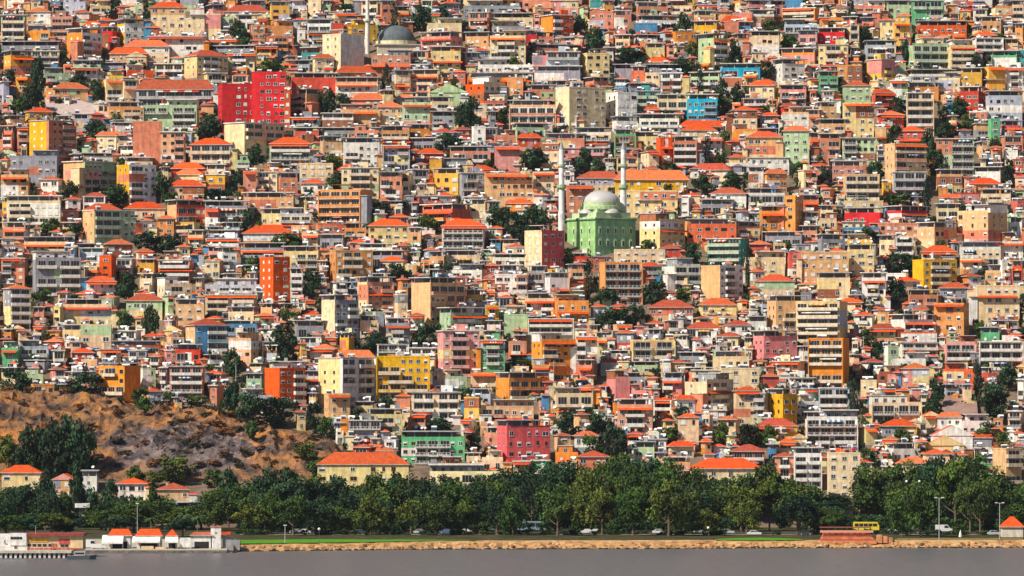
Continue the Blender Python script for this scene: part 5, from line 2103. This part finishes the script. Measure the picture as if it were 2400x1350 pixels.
# vehicles
def car_parts(kind, col):
    b = MB(); g = MB(); L, Wd, hgt = {'car': (4.3, 1.75, 1.45), 'van': (5.2, 2.0, 2.3), 'bus': (12.0, 2.5, 3.1), 'midi': (8.0, 2.4, 2.9)}[kind]
    l = L / 2
    if kind == 'car':
        prof = [(-l,0.3),(-l,0.85),(-l*0.72,0.95),(-l*0.45,hgt),(l*0.25,hgt),(l*0.52,0.95),(l,0.8),(l,0.3)]
    elif kind == 'van':
        prof = [(-l,0.35),(-l,2.2),(-l*0.9,hgt),(l*0.45,hgt),(l*0.72,1.25),(l,1.05),(l,0.35)]
    else:
        prof = [(-l,0.4),(-l,hgt-0.2),(-l+0.2,hgt),(l-0.3,hgt),(l,hgt-0.6),(l,0.4)]
    n = len(prof); y0, y1 = -Wd/2, Wd/2
    b.face([(x,y0,z) for x,z in prof], col, MET); b.face([(x,y1,z) for x,z in reversed(prof)], col, MET)
    for i in range(n):
        (xa,za),(xb,zb) = prof[i], prof[(i+1)%n]; b.face([(xa,y0,za),(xa,y1,za),(xb,y1,zb),(xb,y0,zb)], col, MET)
    if kind == 'car':
        for x0,x1,t0,t1 in ((-l*0.62,-0.12,-l*0.43,-0.12),(0.02,l*0.46,0.02,l*0.22)):
            g.face([(x0,y0-0.01,0.97),(x1,y0-0.01,0.97),(t1,y0-0.01,hgt-0.08),(t0,y0-0.01,hgt-0.08)], GLASS, GLS)
    elif kind == 'van':
        g.face([(l*0.05,y0-0.01,1.3),(l*0.62,y0-0.01,1.3),(l*0.42,y0-0.01,2.1),(l*0.05,y0-0.01,2.1)], GLASS, GLS)
    else:
        k = int(L / 1.6)
        for i in range(k):
            a = -l+0.35+i*(L-0.9)/k; g.face([(a,y0-0.01,1.5),(a+(L-0.9)/k-0.14,y0-0.01,1.5),(a+(L-0.9)/k-0.14,y0-0.01,hgt-0.45),(a,y0-0.01,hgt-0.45)], GLASS, GLS)
    w = MB(); r_ = 0.32 if kind in ('car','van') else 0.48
    w.cyl((0,-0.12,0),(0,0.12,0), r_, r_, (0.02,0.02,0.02), WALL, 12); w.cyl((0,-0.14,0),(0,-0.121,0), r_*0.55, r_*0.55, (0.45,0.45,0.46), MET, 10)
    return b.mesh('body'), g.mesh('windows'), w.mesh('wheel'), l, Wd, r_
VC = {}
def vehicle(kind, colname, col, px, D, z, label, rz=0.0, group=None):
    key = (kind, colname)
    if key not in VC: VC[key] = car_parts(kind, col)
    b, g, w, l, Wd, r_ = VC[key]
    root = thing({'car':'parked_car','van':'van','bus':'bus','midi':'bus'}[kind], label, {'car':'car','van':'van'}.get(kind,'bus'), at(px, D, z), rz, group)
    link(bpy.data.objects.new('body', b), root); link(bpy.data.objects.new('window', g), root)
    for sx in (-0.62, 0.62):
        for sy in (-1, 1):
            o = bpy.data.objects.new('wheel', w); o.location = (sx*l, sy*(Wd/2-0.13), r_); o.rotation_euler = (0,0,0 if sy < 0 else math.pi); link(o, root)
WC = (0.62,0.62,0.62); 
vehicle('car','white',WC,1768,1560,2.0,'white car parked alone on the open verge above the right-hand lawn')
vehicle('bus','pale',(0.20,0.27,0.32),1250,1600,2.0,'long pale blue and white bus behind the middle of the shore trees')
vehicle('midi','white',(0.30,0.32,0.36),925,1602,2.0,'whitish bus half hidden by trees left of the middle of the shore')
vehicle('midi','yellow',(0.72,0.55,0.03),2030,1600,2.0,'yellow bus with a pale roof below the tall cream tower')
vehicle('van','white',WC,2212,1590,2.0,'white van behind the tall double lamp at right')
vehicle('van','white',WC,212,1472,1.0,'white van on the quay between terminal and kiosks')
vehicle('car','white',WC,231,1467,0.95,'white car right beside the white van on the quay', math.pi)
cars = [('silver',(0.42,0.44,0.47),695,'lawn below the leftmost trees'),('white',WC,712,'lawn, right beside the silver car'),('dark',(0.04,0.045,0.055),840,'large hall'),('silver',(0.42,0.44,0.47),985,'white bus'),('blue',(0.08,0.12,0.22),1045,''),
        ('white',WC,1090,''),('silver',(0.42,0.44,0.47),1155,''),('dark',(0.04,0.045,0.055),1325,''),('white',WC,1375,''),('white',WC,1395,''),('silver',(0.42,0.44,0.47),1465,''),('white',WC,1545,''),
        ('silver',(0.42,0.44,0.47),1640,''),('silver',(0.42,0.44,0.47),1705,''),('dark',(0.04,0.045,0.055),1888,''),('white',WC,2090,''),('dark',(0.04,0.045,0.055),2140,''),('silver',(0.42,0.44,0.47),2330,'')]
cl = ['silver car parked left of a white one behind the left-hand lawn','white car parked behind the left-hand lawn','dark car under the trees in front of the large red-roofed hall','silver car just right of the whitish bus',
      'blue car between the two buses, left of a white car','white car between the two buses, right of a blue one','silver car just left of the pale blue bus','dark car just right of the pale blue bus','left one of two white cars parked side by side','right one of two white cars parked side by side',
      'silver car right of the two side-by-side white cars','lone white car below the belt, left of the long red-roofed house','silver car left of the open verge, farther from the lone white car','silver car just left of the white car on the open verge',
      'dark car just left of the red terrace','white car right of the yellow bus','dark car right of the yellow bus, beside bushes','silver car left of the garden house at the right edge']
for (cn, cc, px, _), lb in zip(cars, cl): vehicle('car', cn, cc, px, 1574.5 if px not in (1888,2330) else 1560, 2.0, lb, random.choice([0, math.pi]), 'cars parked along the shore road')

# lamps and poles
def lamp(px, yt, yb, label, kind='globe', D=None, name='street_lamp', group='lamps and poles along the shore'):
    D = D or flat_D(yb); zg = ground_z(D); hh = Z_at(yt, D) - zg
    root = thing(name, label, 'lamp' if name == 'street_lamp' else 'pole', (X_at(px, D), D, zg), 0, group)
    mb = MB(); rr, pc = ((0.07, (0.10,0.11,0.11)) if kind == 'globe' else (0.12, (0.42,0.41,0.40)))
    mb.cyl((0,0,-0.5), (0,0,hh), rr, rr*0.7, pc, MET, 8); obj('pole', mb, root)
    if kind == 'globe':
        mb = MB(); mb.lathe(0, 0, [(0.02, hh+0.75)] + [(0.42*math.sin(a), hh+0.36+0.42*math.cos(a)) for a in np.linspace(0.3, 2.8, 7)], (0.78,0.78,0.76), WALL, 12); obj('globe', mb, root, True)
    elif kind == 'double':
        mb = MB(); mb.cyl((-1.0,0,hh-0.2),(1.0,0,hh-0.2),0.05,0.05,(0.55,0.54,0.52),MET,6); obj('arm', mb, root)
        for sx in (-1, 1):
            mb = MB(); mb.box(sx*1.0-0.4, sx*1.0+0.4, -0.2, 0.2, hh-0.14, hh+0.1, (0.75,0.75,0.74), WALL); obj('lamp_head', mb, root)
    elif kind == 'single':
        mb = MB(); mb.box(-0.5, 0.5, -0.2, 0.2, hh+0.003, hh+0.25, (0.75,0.75,0.74), WALL); obj('lamp_head', mb, root)
    elif kind == 'cross':
        mb = MB(); mb.box(-0.8, 0.8, -0.08, 0.08, hh-0.7, hh-0.55, (0.3,0.25,0.2), MET); obj('crossarm', mb, root)
lamp(322, 1181, 1250, 'tall grey lamp behind the widest kiosk', 'single')
lamp(668, 1232, 1273, 'slim lamp on the left-hand lawn, left of two', 'single'); lamp(748, 1243, 1273, 'slim lamp at the right end of the left-hand lawn', 'globe')
lamp(2201, 1166, 1269, 'tall double-headed lamp on the right-hand shore', 'double'); lamp(2343, 1178, 1264, 'double-headed lamp near the garden house', 'double')
lamp(1903, 1050, 1240, 'tall white mast in front of the white balconied house by the tower', 'single')
for x, y, l_ in [(2125,1131,'highest left globe lamp over the right-hand trees'),(2155,1131,'highest right globe lamp over the right-hand trees'),(2150,1160,'lower left globe lamp over the right-hand trees'),(2179,1155,'lower right globe lamp over the right-hand trees'),(1660,1240,'short globe lamp left of the white car on the verge')]:
    lamp(x, y, 1259 if y > 1200 else 1247, l_)
for x, yt, yb, l_ in [(553,848,905,'wooden utility pole left of the orange-red gabled block'),(1298,845,905,'utility pole right of the orange roof-terraced house below the street'),(1786,512,580,'utility pole in front of the long grey roofs right of the teal house'),(1573,368,420,'utility pole behind the long yellow hall'),(1340,905,960,'utility pole by the street bend'),(2024,788,850,'pale utility pole right of the orange-edged block')]:
    lamp(x, yt, yb, l_, 'cross', y_to_D(yb), 'utility_pole', 'utility poles on the hillside')
simple('closed_parasol', 'closed white parasol on the right-hand shore by a dark bush', 'parasol', 2244, 2258, 1520,
       [('canopy', lambda mb, w: mb.lathe(0, 0, [(0.55, 0.7), (0.35, 1.7), (0.05, 2.7)], WH, WALL, 10)), ('pole', lambda mb, w: mb.cyl((0,0,-0.2), (0,0,2.9), 0.05, 0.05, CONC, MET, 6))])
# ---------------------------------------------------------------- thin summer haze over the bay
hz = MB(); hz.box(-1600, 1600, -400, 3100, -3, 330, (1,1,1), WALL)
hm = bpy.data.materials.new('haze'); hm.use_nodes = True; hn = hm.node_tree; hn.nodes.clear()
ho = hn.nodes.new('ShaderNodeOutputMaterial'); hv = hn.nodes.new('ShaderNodeVolumePrincipled')
hv.inputs['Color'].default_value = (0.80, 0.87, 1.0, 1); hv.inputs['Density'].default_value = 0.000016; hv.inputs['Anisotropy'].default_value = 0.3
hn.links.new(hv.outputs[0], ho.inputs['Volume'])
hme = hz.mesh('haze'); hme.materials.clear(); hme.materials.append(hm)
stuff(link(bpy.data.objects.new('haze', hme)), 'thin bluish summer haze over the bay and hillside')
